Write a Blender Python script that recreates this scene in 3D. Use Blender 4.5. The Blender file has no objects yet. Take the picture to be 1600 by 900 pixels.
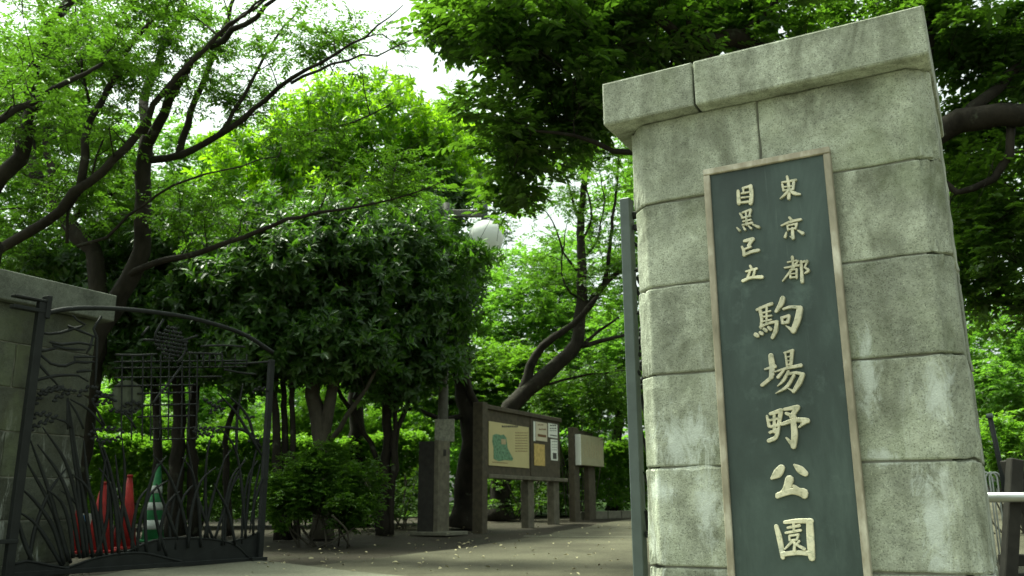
import bpy, bmesh, math, random
import numpy as np
from mathutils import Vector, Matrix

rng = np.random.default_rng(11)
random.seed(5)
sc = bpy.context.scene
col = sc.collection
R = math.radians

# ------------------------------------------------------------------ camera
FPX, PITCH, ROLL, GATE = 1375.0, R(14.0), R(0.29), R(28.7)
CAMZ = 0.55
cam_d = bpy.data.cameras.new('camera')
cam_d.sensor_width = 36.0
cam_d.lens = 36.0 * FPX / 1600.0
cam_d.clip_start = 0.05
cam_d.clip_end = 2000
cam = bpy.data.objects.new('camera', cam_d)
col.objects.link(cam)
cam.matrix_world = (Matrix.Translation((0, 0, CAMZ)) @ Matrix.Rotation(R(90) + PITCH, 4, 'X')
                    @ Matrix.Rotation(-ROLL, 4, 'Z'))
cam_d.dof.use_dof = True
cam_d.dof.focus_distance = 4.4
cam_d.dof.aperture_fstop = 4.0
sc.camera = cam

# ------------------------------------------------------------------ world, sun, exposure
SUN_EL, SUN_AZ = R(67), R(-57)           # azimuth from +Y towards +X
world = bpy.data.worlds.new('World')
sc.world = world
world.use_nodes = True
wn = world.node_tree
wn.nodes.clear()
w_out = wn.nodes.new('ShaderNodeOutputWorld')
w_bg = wn.nodes.new('ShaderNodeBackground')
w_sky = wn.nodes.new('ShaderNodeTexSky')
w_sky.sky_type = 'NISHITA'
w_sky.sun_disc = False
w_sky.sun_elevation = SUN_EL
w_sky.sun_rotation = SUN_AZ
w_sky.air_density = 1.0
w_sky.dust_density = 6.0
w_sky.ozone_density = 1.0
w_hs = wn.nodes.new('ShaderNodeHueSaturation')
w_hs.inputs['Saturation'].default_value = 0.18      # thin bright cloud: a nearly white sky
wn.links.new(w_sky.outputs[0], w_hs.inputs['Color'])
wn.links.new(w_hs.outputs[0], w_bg.inputs['Color'])
w_bg.inputs['Strength'].default_value = 0.15
wn.links.new(w_bg.outputs[0], w_out.inputs['Surface'])

sun_d = bpy.data.lights.new('sun', 'SUN')
sun_d.energy = 3.6
sun_d.angle = R(9)
sun_d.color = (1.0, 0.95, 0.84)
sun = bpy.data.objects.new('sun', sun_d)
col.objects.link(sun)
sdir = Vector((math.sin(SUN_AZ) * math.cos(SUN_EL), math.cos(SUN_AZ) * math.cos(SUN_EL), math.sin(SUN_EL)))
sun.rotation_euler = sdir.to_track_quat('Z', 'Y').to_euler()
sun.location = sdir * 40

vs = sc.view_settings
vs.view_transform = 'Standard'
vs.look = 'None'
vs.gamma = 1.0
vs.exposure = 1.2
vs.use_white_balance = True
vs.white_balance_temperature = 6600
vs.white_balance_tint = -9.0
cy = sc.cycles
cy.max_bounces = 7
cy.diffuse_bounces = 4
cy.glossy_bounces = 2
cy.transmission_bounces = 5
cy.transparent_max_bounces = 8
cy.use_denoising = True
cy.sample_clamp_indirect = 6.0

# ------------------------------------------------------------------ pixel -> place helpers
U = np.array([math.cos(GATE), -math.sin(GATE), 0.0])     # along the gate front, to the right
V = np.array([math.sin(GATE), math.cos(GATE), 0.0])      # into the park
OC = np.array([0, 0, CAMZ])
def ray(px, py):
    X = (px - 800) / FPX; Z = -(py - 450) / FPX
    c, s = math.cos(ROLL), math.sin(ROLL)
    x = X * c + Z * s; z = -X * s + Z * c
    return np.array([x, math.cos(PITCH) - z * math.sin(PITCH), math.sin(PITCH) + z * math.cos(PITCH)])
def at(px, py, Y):
    r = ray(px, py); return OC + r * (Y / r[1])
def on_plane(px, py, p0, n):
    r = ray(px, py); return OC + r * (np.dot(np.asarray(p0) - OC, n) / np.dot(r, n))
def gh(Y):                                               # the ground rises gently into the park
    Y = np.asarray(Y, float)
    t = np.clip(Y - 7.5, 0, 1e9)
    return np.where(t < 2, 0.035 * t * t / 4, 0.035 * (t - 1)) * (Y < 28) + (Y >= 28) * 0.035 * 19.5
def gp(px, py):                                          # pixel to the ground
    r = ray(px, py); lo, hi = 0.5, 60.0
    for _ in range(50):
        t = (lo + hi) / 2; P = OC + r * t
        if P[2] > float(gh(P[1])): lo = t
        else: hi = t
    return OC + r * lo
def foot(px, Y):                                         # ground point under the pixel column at depth Y
    r = ray(px, 800); P = OC + r * (Y / r[1])
    return np.array([P[0], P[1], float(gh(P[1]))])

# ------------------------------------------------------------------ object helpers
def tag(o, label=None, cat=None, group=None, kind=None):
    if label: o['label'] = label
    if cat: o['category'] = cat
    if group: o['group'] = group
    if kind: o['kind'] = kind
    return o
def link(o, parent=None):
    col.objects.link(o)
    if parent is not None: o.parent = parent
    return o
def empty(name, loc=(0, 0, 0), rz=0.0):
    o = bpy.data.objects.new(name, None)
    o.empty_display_size = 0.2
    o.location = loc; o.rotation_euler = (0, 0, rz)
    return link(o)
def mesh_np(name, verts, faces_idx, nper, mat, parent=None, smooth=False, tone=None):
    me = bpy.data.meshes.new(name)
    verts = np.ascontiguousarray(verts, dtype=np.float32)
    faces_idx = np.ascontiguousarray(faces_idx, dtype=np.int32).ravel()
    nf = len(faces_idx) // nper
    me.vertices.add(len(verts)); me.vertices.foreach_set('co', verts.ravel())
    me.loops.add(len(faces_idx)); me.loops.foreach_set('vertex_index', faces_idx)
    me.polygons.add(nf)
    me.polygons.foreach_set('loop_start', np.arange(nf, dtype=np.int32) * nper)
    if smooth: me.polygons.foreach_set('use_smooth', np.ones(nf, dtype=bool))
    if tone is not None:
        a = me.attributes.new('tone', 'FLOAT', 'POINT')
        a.data.foreach_set('value', np.ascontiguousarray(tone, dtype=np.float32))
    me.update(calc_edges=True)
    if mat: me.materials.append(mat)
    o = bpy.data.objects.new(name, me)
    return link(o, parent)
def mesh_bm(name, bm, mat, parent=None, smooth=False):
    me = bpy.data.meshes.new(name)
    bm.normal_update(); bm.to_mesh(me); bm.free()
    if smooth:
        for p in me.polygons: p.use_smooth = True
    if mat: me.materials.append(mat)
    return link(bpy.data.objects.new(name, me), parent)
def box_bm(x0, x1, y0, y1, z0, z1, bev=0.0, seg=1, bm=None):
    own = bm is None
    bm = bm or bmesh.new()
    vs_ = [bm.verts.new((x, y, z)) for z in (z0, z1) for x, y in ((x0, y0), (x1, y0), (x1, y1), (x0, y1))]
    fs = [(0, 3, 2, 1), (4, 5, 6, 7), (0, 1, 5, 4), (1, 2, 6, 5), (2, 3, 7, 6), (3, 0, 4, 7)]
    for f in fs: bm.faces.new([vs_[i] for i in f])
    if bev > 0 and own:
        bmesh.ops.bevel(bm, geom=list(bm.edges), offset=bev, segments=seg, affect='EDGES', profile=0.5)
    return bm
def prism_bm(poly, z0, z1, bev=0.0, seg=1):
    bm = bmesh.new()
    a = [bm.verts.new((x, y, z0)) for x, y in poly]; b = [bm.verts.new((x, y, z1)) for x, y in poly]
    bm.faces.new(a[::-1]); bm.faces.new(b)
    n = len(poly)
    for i in range(n): bm.faces.new((a[i], a[(i + 1) % n], b[(i + 1) % n], b[i]))
    if bev > 0: bmesh.ops.bevel(bm, geom=list(bm.edges), offset=bev, segments=seg, affect='EDGES', profile=0.5)
    return bm
def box(name, x0, x1, y0, y1, z0, z1, mat, parent=None, bev=0.004, seg=1):
    return mesh_bm(name, box_bm(x0, x1, y0, y1, z0, z1, bev, seg), mat, parent)

def catmull(P, step):
    P = np.asarray(P, float)
    if len(P) < 3:
        n = max(2, int(np.linalg.norm(P[-1, :3] - P[0, :3]) / step) + 1)
        return P[0] + (P[-1] - P[0]) * np.linspace(0, 1, n)[:, None]
    Q = np.vstack([2 * P[0] - P[1], P, 2 * P[-1] - P[-2]])
    out = []
    for i in range(1, len(Q) - 2):
        n = max(1, int(np.linalg.norm(Q[i + 1, :3] - Q[i, :3]) / step))
        t = (np.arange(n) / n)[:, None]
        p0, p1, p2, p3 = Q[i - 1], Q[i], Q[i + 1], Q[i + 2]
        out.append(0.5 * (2 * p1 + (p2 - p0) * t + (2 * p0 - 5 * p1 + 4 * p2 - p3) * t ** 2 + (3 * p1 - p0 - 3 * p2 + p3) * t ** 3))
    out.append(P[-1:])
    return np.vstack(out)
class Tubes:
    def __init__(s): s.v = []; s.f = []; s.n = 0
    def add(s, pts, rad, sides=6, wob=0.0):
        pts = np.asarray(pts, float); n = len(pts)
        rad = np.broadcast_to(np.asarray(rad, float), (n,))
        T = np.gradient(pts, axis=0); T /= np.linalg.norm(T, axis=1)[:, None] + 1e-9
        ref = np.array([0.31, 0.17, 0.93]) if abs(T[:, 2]).mean() < 0.75 else np.array([0.9, 0.3, 0.1])
        A = np.cross(T, ref); A /= np.linalg.norm(A, axis=1)[:, None] + 1e-9
        B = np.cross(T, A)
        th = np.arange(sides) * 2 * math.pi / sides
        rr = rad[:, None] * (1 + wob * rng.normal(size=(n, sides)))
        ring = pts[:, None, :] + rr[:, :, None] * (np.cos(th)[None, :, None] * A[:, None, :] + np.sin(th)[None, :, None] * B[:, None, :])
        s.v.append(ring.reshape(-1, 3))
        i = np.arange(n - 1)[:, None] * sides + s.n; j = np.arange(sides)[None, :]; k = (j + 1) % sides
        s.f.append(np.stack([i + j, i + k, i + sides + k, i + sides + j], -1).reshape(-1, 4))
        # end caps: collapse by an extra quad fan (as degenerate-free small quads)
        s.n += n * sides
        for base, flip in ((0, True), ((n - 1) * sides, False)):
            c = s.n; s.v.append(pts[0 if base == 0 else -1][None, :]); s.n += 1
            b0 = s.n - 1 - n * sides - (0 if base == 0 else 1)
            for q in range(0, sides, 2):
                a_, b_, c_ = b0 + base + q, b0 + base + (q + 1) % sides, b0 + base + (q + 2) % sides
                s.f.append(np.array([[c, c_, b_, a_]] if flip else [[c, a_, b_, c_]]))
    def build(s, name, mat, parent=None, smooth=True):
        return mesh_np(name, np.vstack(s.v), np.vstack(s.f), 4, mat, parent, smooth)

# ------------------------------------------------------------------ materials
def new_mat(name):
    m = bpy.data.materials.new(name); m.use_nodes = True
    nt = m.node_tree; nt.nodes.clear()
    return m, nt, nt.nodes.new('ShaderNodeOutputMaterial')
def nd(nt, t, **kw):
    n = nt.nodes.new(t)
    for k, v_ in kw.items(): setattr(n, k, v_)
    return n
def ramp(nt, fac, stops):
    r_ = nd(nt, 'ShaderNodeValToRGB')
    e = r_.color_ramp.elements
    while len(e) < len(stops): e.new(0.5)
    for i, (p, c) in enumerate(stops):
        e[i].position = p; e[i].color = (*c, 1) if len(c) == 3 else c
    nt.links.new(fac, r_.inputs[0]); return r_.outputs[0]
def noise(nt, vec, scale, detail=4, rough=0.55, dist=0.0):
    n = nd(nt, 'ShaderNodeTexNoise'); n.inputs['Scale'].default_value = scale
    n.inputs['Detail'].default_value = detail; n.inputs['Roughness'].default_value = rough
    n.inputs['Distortion'].default_value = dist
    if vec is not None: nt.links.new(vec, n.inputs['Vector'])
    return n.outputs['Fac']
def mapping(nt, vec, scale=(1, 1, 1), loc=(0, 0, 0)):
    m = nd(nt, 'ShaderNodeMapping'); m.inputs['Scale'].default_value = scale; m.inputs['Location'].default_value = loc
    nt.links.new(vec, m.inputs['Vector']); return m.outputs[0]
def mix(nt, fac, a, b, mode='MIX'):
    m = nd(nt, 'ShaderNodeMix', data_type='RGBA', blend_type=mode)
    for i, x in ((0, fac), (6, a), (7, b)):
        if isinstance(x, (int, float)): m.inputs[i].default_value = x
        elif isinstance(x, tuple): m.inputs[i].default_value = (*x, 1)
        else: nt.links.new(x, m.inputs[i])
    return m.outputs[2]
def mth(nt, op, a, b=None, c=None, clamp=False):
    m = nd(nt, 'ShaderNodeMath', operation=op); m.use_clamp = clamp
    for i, x in enumerate((a, b, c)):
        if x is None: continue
        if isinstance(x, (int, float)): m.inputs[i].default_value = x
        else: nt.links.new(x, m.inputs[i])
    return m.outputs[0]
def bump(nt, h, strength=0.3, dist=0.01):
    b = nd(nt, 'ShaderNodeBump'); b.inputs['Strength'].default_value = strength; b.inputs['Distance'].default_value = dist
    nt.links.new(h, b.inputs['Height']); return b.outputs[0]
def principled(nt, out, colr, rough=0.8, metal=0.0, spec=0.3, nrm=None):
    p = nd(nt, 'ShaderNodeBsdfPrincipled')
    for k, x in (('Base Color', colr), ('Roughness', rough), ('Metallic', metal), ('Specular IOR Level', spec)):
        if isinstance(x, tuple): p.inputs[k].default_value = (*x, 1)
        elif isinstance(x, (int, float)): p.inputs[k].default_value = x
        else: nt.links.new(x, p.inputs[k])
    if nrm is not None: nt.links.new(nrm, p.inputs['Normal'])
    if out is not None: nt.links.new(p.outputs[0], out.inputs['Surface'])
    return p
def objco(nt):
    return nd(nt, 'ShaderNodeTexCoord').outputs['Object']

def simple(name, c, rough=0.7, metal=0.0, var=0.25, scale=18, spec=0.3, bmp=0.15):
    m, nt, out = new_mat(name)
    co = objco(nt)
    n = noise(nt, co, scale, 5)
    d = tuple(x * (1 - var) for x in c); l = tuple(min(1, x * (1 + var)) for x in c)
    principled(nt, out, ramp(nt, n, [(0.3, d), (0.7, l)]), rough, metal, spec, bump(nt, noise(nt, co, scale * 5, 3), bmp, 0.004))
    return m

def granite(name, base=(0.33, 0.36, 0.29), stains=True, cap=False):
    m, nt, out = new_mat(name)
    co = objco(nt)
    sx = nd(nt, 'ShaderNodeSeparateXYZ'); nt.links.new(co, sx.inputs[0])
    oi = nd(nt, 'ShaderNodeObjectInfo')
    shift = nd(nt, 'ShaderNodeVectorMath', operation='ADD')
    nt.links.new(co, shift.inputs[0])
    rs = nd(nt, 'ShaderNodeCombineXYZ')
    for k_, mul in enumerate((37.0, 53.0, 71.0)): nt.links.new(mth(nt, 'MULTIPLY', oi.outputs['Random'], mul), rs.inputs[k_])
    nt.links.new(rs.outputs[0], shift.inputs[1]); sh = shift.outputs[0]
    c = ramp(nt, noise(nt, sh, 3.2, 6, 0.62), [(0.28, tuple(x * 0.55 for x in base)), (0.5, tuple(x * 1.0 for x in base)), (0.72, tuple(x * 1.28 for x in base))])
    br = mth(nt, 'MULTIPLY_ADD', oi.outputs['Random'], 0.36, 0.80)
    c = mix(nt, 1.0, c, br, 'MULTIPLY')
    # mineral speckle
    vo = nd(nt, 'ShaderNodeTexVoronoi'); vo.inputs['Scale'].default_value = 210; nt.links.new(co, vo.inputs['Vector'])
    sp = ramp(nt, vo.outputs['Color'], [(0.15, (0.45, 0.45, 0.45)), (0.35, (0.95, 0.95, 0.95)), (0.8, (1.0, 1.0, 1.0)), (0.92, (1.35, 1.35, 1.3))])
    c = mix(nt, 0.8, c, sp, 'MULTIPLY')
    pits = ramp(nt, noise(nt, co, 120, 4, 0.7), [(0.30, (0.35, 0.35, 0.30)), (0.42, (1, 1, 1)), (0.6, (1, 1, 1)), (0.7, (1.2, 1.2, 1.15))])
    c = mix(nt, 0.6, c, pits, 'MULTIPLY')
    mott = ramp(nt, noise(nt, co, 26, 4, 0.65), [(0.35, (0.8, 0.8, 0.78)), (0.65, (1.12, 1.12, 1.12))])
    c = mix(nt, 0.8, c, mott, 'MULTIPLY')
    if stains:
        # soot and algae patches; vertical runs
        run = noise(nt, mapping(nt, sh, (5, 5, 1.6)), 1.0, 6, 0.65, 0.9)
        big = noise(nt, sh, 1.9, 5, 0.6)
        f = mth(nt, 'MULTIPLY', ramp(nt, run, [(0.40, (0, 0, 0)), (0.62, (1, 1, 1))]), ramp(nt, big, [(0.35, (0.12,) * 3), (0.58, (1, 1, 1))]))
        c = mix(nt, mth(nt, 'MULTIPLY', f, 0.7), c, (0.085, 0.09, 0.058))
        alg = ramp(nt, noise(nt, mapping(nt, sh, (1.3, 1.3, 0.9), (4, 1, 2)), 1.9, 5, 0.6), [(0.5, (0, 0, 0)), (0.72, (1, 1, 1))])
        c = mix(nt, mth(nt, 'MULTIPLY', alg, 0.45), c, (0.17, 0.21, 0.10))
        # lime runs low on the shaft
        low = mth(nt, 'MULTIPLY', mth(nt, 'SMOOTHSTEP' if False else 'MULTIPLY_ADD', sx.outputs['Z'], -1.4, 2.0, True), 1.0)
        lime = ramp(nt, noise(nt, mapping(nt, co, (4.0, 4.0, 1.0), (2.3, 0, 7.1)), 1.5, 8, 0.72, 0.9), [(0.55, (0, 0, 0)), (0.66, (1, 1, 1))])
        c = mix(nt, mth(nt, 'MULTIPLY', mth(nt, 'MULTIPLY', lime, low), 0.7), c, (0.62, 0.66, 0.6))
        # bleached lime patches of their own shape
        lm = noise(nt, mapping(nt, co, (2.2, 2.2, 1.1), (1.7, 0, 3.3)), 6.0, 10, 0.82, 1.0)
        acc = None
        for (pu, pz, ru, rz_) in ((0.3, 2.9, .01, .01),) if cap else ((0.42, 0.86, .22, .22), (0.52, 0.55, .10, .28), (1.24, 1.10, .07, .28), (1.42, .50, .09, .35), (1.27, .74, .10, .07), (0.30, .62, .10, .10), (1.50, 1.0, .10, .2)):
            dx = mth(nt, 'MULTIPLY', mth(nt, 'SUBTRACT', sx.outputs['X'], pu), 1 / ru); dz = mth(nt, 'MULTIPLY', mth(nt, 'SUBTRACT', sx.outputs['Z'], pz), 1 / rz_)
            g_ = mth(nt, 'SUBTRACT', 1.0, mth(nt, 'SQRT', mth(nt, 'ADD', mth(nt, 'MULTIPLY', dx, dx), mth(nt, 'MULTIPLY', dz, dz))), None, True)
            acc = g_ if acc is None else mth(nt, 'MAXIMUM', acc, g_)
        pf = ramp(nt, mth(nt, 'ADD', mth(nt, 'MULTIPLY', acc, 0.30), mth(nt, 'MULTIPLY', lm, 1.0)), [(0.60, (0, 0, 0)), (0.74, (1, 1, 1))])
        c = mix(nt, mth(nt, 'MULTIPLY', mth(nt, 'MULTIPLY', pf, mth(nt, 'MULTIPLY', acc, 4.0, None, True)), 0.68), c, (0.60, 0.645, 0.60))
        rust = ramp(nt, noise(nt, mapping(nt, co, (1, 1, 1), (9, 3, 1)), 3.1, 3), [(0.7, (0, 0, 0)), (0.78, (1, 1, 1))])
        c = mix(nt, mth(nt, 'MULTIPLY', rust, 0.6), c, (0.26, 0.17, 0.07))
    h = mth(nt, 'ADD', mth(nt, 'MULTIPLY', noise(nt, co, 120, 4, 0.7), 0.6), noise(nt, co, 14, 5, 0.6))
    principled(nt, out, c, 0.88, 0, 0.2, bump(nt, h, 0.55, 0.012))
    return m

def leaf_mat(name, dark, light, trans, tfac=0.42, rough=0.42, spec=0.35):
    m, nt, out = new_mat(name)
    g = nd(nt, 'ShaderNodeNewGeometry')
    at_ = nd(nt, 'ShaderNodeAttribute'); at_.attribute_name = 'tone'
    f = mth(nt, 'ADD', mth(nt, 'MULTIPLY', g.outputs['Random Per Island'], 0.5), mth(nt, 'MULTIPLY', at_.outputs['Fac'], 0.5))
    c = ramp(nt, f, [(0.10, dark), (0.80, light), (0.95, (light[0] * 1.35, light[1] * 1.12, light[2]))])
    t = mix(nt, f, tuple(x * 0.75 for x in trans), tuple(x * 1.25 for x in trans))
    p = principled(nt, None, c, rough, 0, spec)
    tr = nd(nt, 'ShaderNodeBsdfTranslucent'); nt.links.new(t, tr.inputs['Color'])
    mx = nd(nt, 'ShaderNodeMixShader'); mx.inputs[0].default_value = tfac
    nt.links.new(p.outputs[0], mx.inputs[1]); nt.links.new(tr.outputs[0], mx.inputs[2])
    nt.links.new(mx.outputs[0], out.inputs['Surface'])
    return m

def bark(name, dark, light, scale=14):
    m, nt, out = new_mat(name)
    co = objco(nt)
    st = noise(nt, mapping(nt, co, (1, 1, 0.3)), scale, 6, 0.65, 0.5)
    pt = noise(nt, co, 2.5, 4)
    c = mix(nt, 0.6, ramp(nt, st, [(0.35, dark), (0.68, light)]), ramp(nt, pt, [(0.3, tuple(x * .6 for x in dark)), (0.7, light)]))
    lich = ramp(nt, noise(nt, co, 6, 5), [(0.62, (0, 0, 0)), (0.7, (1, 1, 1))])
    c = mix(nt, mth(nt, 'MULTIPLY', lich, 0.35), c, (0.13, 0.15, 0.10))
    principled(nt, out, c, 0.9, 0, 0.15, bump(nt, st, 0.7, 0.02))
    return m

M = {}
M['granite'] = granite('granite_weathered', (0.40, 0.425, 0.34))
M['granite_cap'] = granite('granite_cap', (0.385, 0.41, 0.33), stains=True)
M['granite_left'] = granite('granite_shade_toned', (0.085, 0.093, 0.072))  # shade over the left pillar is put into its darker stone and cap colours
M['granite_left_cap'] = granite('granite_shade_toned_cap', (0.125, 0.137, 0.11), stains=False)
M['mortar'] = simple('mortar', (0.22, 0.22, 0.18), 0.95)
M['iron'] = simple('black_iron', (0.012, 0.014, 0.013), 0.62, 0.0, 0.3, 10, 0.22)
M['iron_grey'] = simple('grey_painted_steel', (0.075, 0.095, 0.09), 0.5, 0.0, 0.15, 9, 0.4)
M['moon'] = simple('patinated_disc', (0.06, 0.07, 0.045), 0.6)
M['brown_wood'] = simple('brown_stained_timber', (0.066, 0.056, 0.036), 0.8, 0, 0.3, 12)
M['grey_wood'] = simple('weathered_timber', (0.115, 0.105, 0.075), 0.85, 0, 0.3, 12)
M['dark_wood'] = simple('dark_timber', (0.030, 0.028, 0.023), 0.8, 0, 0.3, 12)
M['cream'] = simple('cream_print_board', (0.50, 0.44, 0.22), 0.6, 0, 0.06, 4, 0.3, 0.02)
M['paper'] = simple('white_paper', (0.72, 0.74, 0.66), 0.7, 0, 0.05, 6, 0.2, 0.02)
M['paper_pink'] = simple('beige_paper', (0.55, 0.50, 0.36), 0.7, 0, 0.06, 6, 0.2, 0.02)
M['paper_yellow'] = simple('yellowed_map', (0.50, 0.37, 0.13), 0.7, 0, 0.25, 22, 0.2, 0.02)
M['plate_cream'] = simple('faded_cream_panel', (0.34, 0.32, 0.20), 0.7, 0, 0.12, 6, 0.2, 0.02)
M['ink'] = simple('ink', (0.06, 0.06, 0.05), 0.8)
M['ink_brown'] = simple('brown_print', (0.14, 0.07, 0.03), 0.8)
M['map_green'] = simple('map_green', (0.13, 0.24, 0.14), 0.8, 0, 0.5, 25)
M['map_pink'] = simple('map_pink', (0.42, 0.34, 0.20), 0.8, 0, 0.2, 25)
M['pole'] = simple('brown_painted_pole', (0.10, 0.10, 0.085), 0.55)
M['plate_grey'] = simple('weathered_grey_plate', (0.24, 0.24, 0.19), 0.7, 0, 0.35, 30)
M['red'] = simple('red_cone_plastic', (0.25, 0.016, 0.014), 0.7, 0, 0.4, 8)
M['green_p'] = simple('green_cone_plastic', (0.028, 0.15, 0.05), 0.7, 0, 0.3, 8)
M['white_p'] = simple('white_band', (0.42, 0.45, 0.41), 0.6, 0, 0.15, 8)
M['blue_p'] = simple('blue_print', (0.10, 0.25, 0.50), 0.5, 0, 0.06, 8)
M['steel'] = simple('galvanised_pipe', (0.48, 0.50, 0.48), 0.35, 0.75, 0.1, 6)
M['kerb'] = simple('kerb_stone', (0.14, 0.135, 0.10), 0.9, 0, 0.25, 9)
M['litter'] = simple('dry_leaves', (0.33, 0.30, 0.18), 0.8, 0, 0.4, 3)
M['bark_dark'] = bark('dark_bark', (0.010, 0.009, 0.006), (0.040, 0.035, 0.026))
M['bark_grey'] = bark('grey_bark', (0.035, 0.032, 0.023), (0.11, 0.10, 0.075))
M['leaf_ever'] = leaf_mat('evergreen_leaf', (0.022, 0.055, 0.013), (0.058, 0.115, 0.024), (0.12, 0.28, 0.018), 0.38, 0.36, 0.45)
M['leaf_lime'] = leaf_mat('lime_leaf', (0.045, 0.11, 0.012), (0.095, 0.175, 0.022), (0.32, 0.60, 0.02), 0.55, 0.4, 0.4)
M['leaf_decid'] = leaf_mat('fresh_leaf', (0.034, 0.082, 0.011), (0.070, 0.132, 0.019), (0.13, 0.28, 0.018), 0.42)
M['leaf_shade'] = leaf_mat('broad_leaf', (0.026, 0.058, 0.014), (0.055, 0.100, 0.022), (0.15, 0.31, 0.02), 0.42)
M['leaf_hedge'] = leaf_mat('hedge_leaf', (0.05, 0.13, 0.015), (0.10, 0.19, 0.025), (0.22, 0.44, 0.03), 0.42)
M['leaf_far'] = leaf_mat('far_leaf', (0.045, 0.115, 0.018), (0.09, 0.17, 0.03), (0.20, 0.42, 0.035), 0.45)

# acrylic globe
m, nt, out = new_mat('opal_globe')
p = principled(nt, None, (0.78, 0.80, 0.78), 0.35, 0, 0.4)
tr = nd(nt, 'ShaderNodeBsdfTranslucent'); tr.inputs['Color'].default_value = (0.75, 0.78, 0.75, 1)
mx = nd(nt, 'ShaderNodeMixShader'); mx.inputs[0].default_value = 0.4
nt.links.new(p.outputs[0], mx.inputs[1]); nt.links.new(tr.outputs[0], mx.inputs[2]); nt.links.new(mx.outputs[0], out.inputs['Surface'])
M['globe'] = m
# patinated bronze panel
m, nt, out = new_mat('patinated_bronze')
co = objco(nt)
c = ramp(nt, noise(nt, mapping(nt, co, (1.2, 1.2, 0.45)), 2.6, 7, 0.65, 0.4), [(0.3, (0.032, 0.044, 0.040)), (0.5, (0.048, 0.068, 0.060)), (0.72, (0.090, 0.125, 0.110))])
blot = ramp(nt, noise(nt, mapping(nt, co, (1, 1, 1), (3, 2, 5)), 4.2, 6, 0.7), [(0.58, (0, 0, 0)), (0.75, (1, 1, 1))])
c = mix(nt, mth(nt, 'MULTIPLY', blot, 0.55), c, (0.12, 0.165, 0.145))
scr = ramp(nt, noise(nt, mapping(nt, co, (14, 14, 0.7)), 2.0, 5, 0.7), [(0.62, (0, 0, 0)), (0.7, (1, 1, 1))])
c = mix(nt, mth(nt, 'MULTIPLY', scr, 0.25), c, (0.13, 0.17, 0.15))
principled(nt, out, c, 0.5, 0.15, 0.35, bump(nt, noise(nt, co, 60, 4), 0.12, 0.004))
M['bronze'] = m
# worn gilt / brass for letters and frame
m, nt, out = new_mat('worn_gilt')
co = objco(nt)
c = ramp(nt, noise(nt, co, 9, 5), [(0.3, (0.52, 0.49, 0.33)), (0.55, (0.78, 0.74, 0.54)), (0.75, (0.50, 0.51, 0.41))])
oi_ = nd(nt, 'ShaderNodeObjectInfo')
c = mix(nt, 1.0, c, mth(nt, 'MULTIPLY_ADD', oi_.outputs['Random'], 0.45, 0.72), 'MULTIPLY')
grime = ramp(nt, noise(nt, co, 34, 5, 0.7), [(0.34, (0.3, 0.36, 0.3)), (0.5, (1, 1, 1))])
c = mix(nt, 0.7, c, grime, 'MULTIPLY')
principled(nt, out, c, 0.42, 0.25, 0.4, bump(nt, noise(nt, co, 90, 3), 0.2, 0.003))
M['gilt'] = m
m, nt, out = new_mat('brass_frame')
co = objco(nt)
c = ramp(nt, noise(nt, mapping(nt, co, (3, 3, 1.2)), 3, 5, 0.6), [(0.3, (0.20, 0.18, 0.125)), (0.5, (0.34, 0.305, 0.225)), (0.66, (0.60, 0.57, 0.46))])
principled(nt, out, c, 0.42, 0.25, 0.4, bump(nt, noise(nt, co, 60, 3), 0.15, 0.003))
M['brass'] = m

def ground_mat(name, cols, s1, s2, bmpd=0.02):
    m, nt, out = new_mat(name)
    co = objco(nt)
    a = ramp(nt, noise(nt, co, s1, 7, 0.65, 0.4), [(0.3, cols[0]), (0.7, cols[1])])
    b = ramp(nt, noise(nt, co, s2, 5, 0.7), [(0.35, (0.55,) * 3), (0.65, (1.25,) * 3)])
    c = mix(nt, 0.7, a, b, 'MULTIPLY')
    blot = ramp(nt, noise(nt, mapping(nt, co, (1, 1, 1), (5, 5, 0)), s1 * 2.7, 5), [(0.52, (0, 0, 0)), (0.66, (1, 1, 1))])
    c = mix(nt, mth(nt, 'MULTIPLY', blot, 0.5), c, cols[2])
    principled(nt, out, c, 0.92, 0, 0.2, bump(nt, noise(nt, co, s2 * 1.6, 5, 0.7), 0.6, bmpd))
    return m
M['soil'] = ground_mat('shade_darkened_soil', ((0.020, 0.017, 0.011), (0.045, 0.038, 0.025), (0.026, 0.028, 0.014)), 0.7, 22)  # soil's own dark brown, lowered further in place of woodland shade
M['path'] = ground_mat('worn_path', ((0.040, 0.037, 0.023), (0.105, 0.10, 0.066), (0.030, 0.027, 0.017)), 0.5, 40, 0.008)
M['concrete'] = ground_mat('concrete_apron', ((0.11, 0.11, 0.078), (0.17, 0.17, 0.125), (0.10, 0.10, 0.075)), 0.6, 45, 0.006)
M['lawn'] = ground_mat('grass_floor', ((0.05, 0.10, 0.02), (0.10, 0.17, 0.035), (0.07, 0.08, 0.03)), 0.6, 30)

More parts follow.
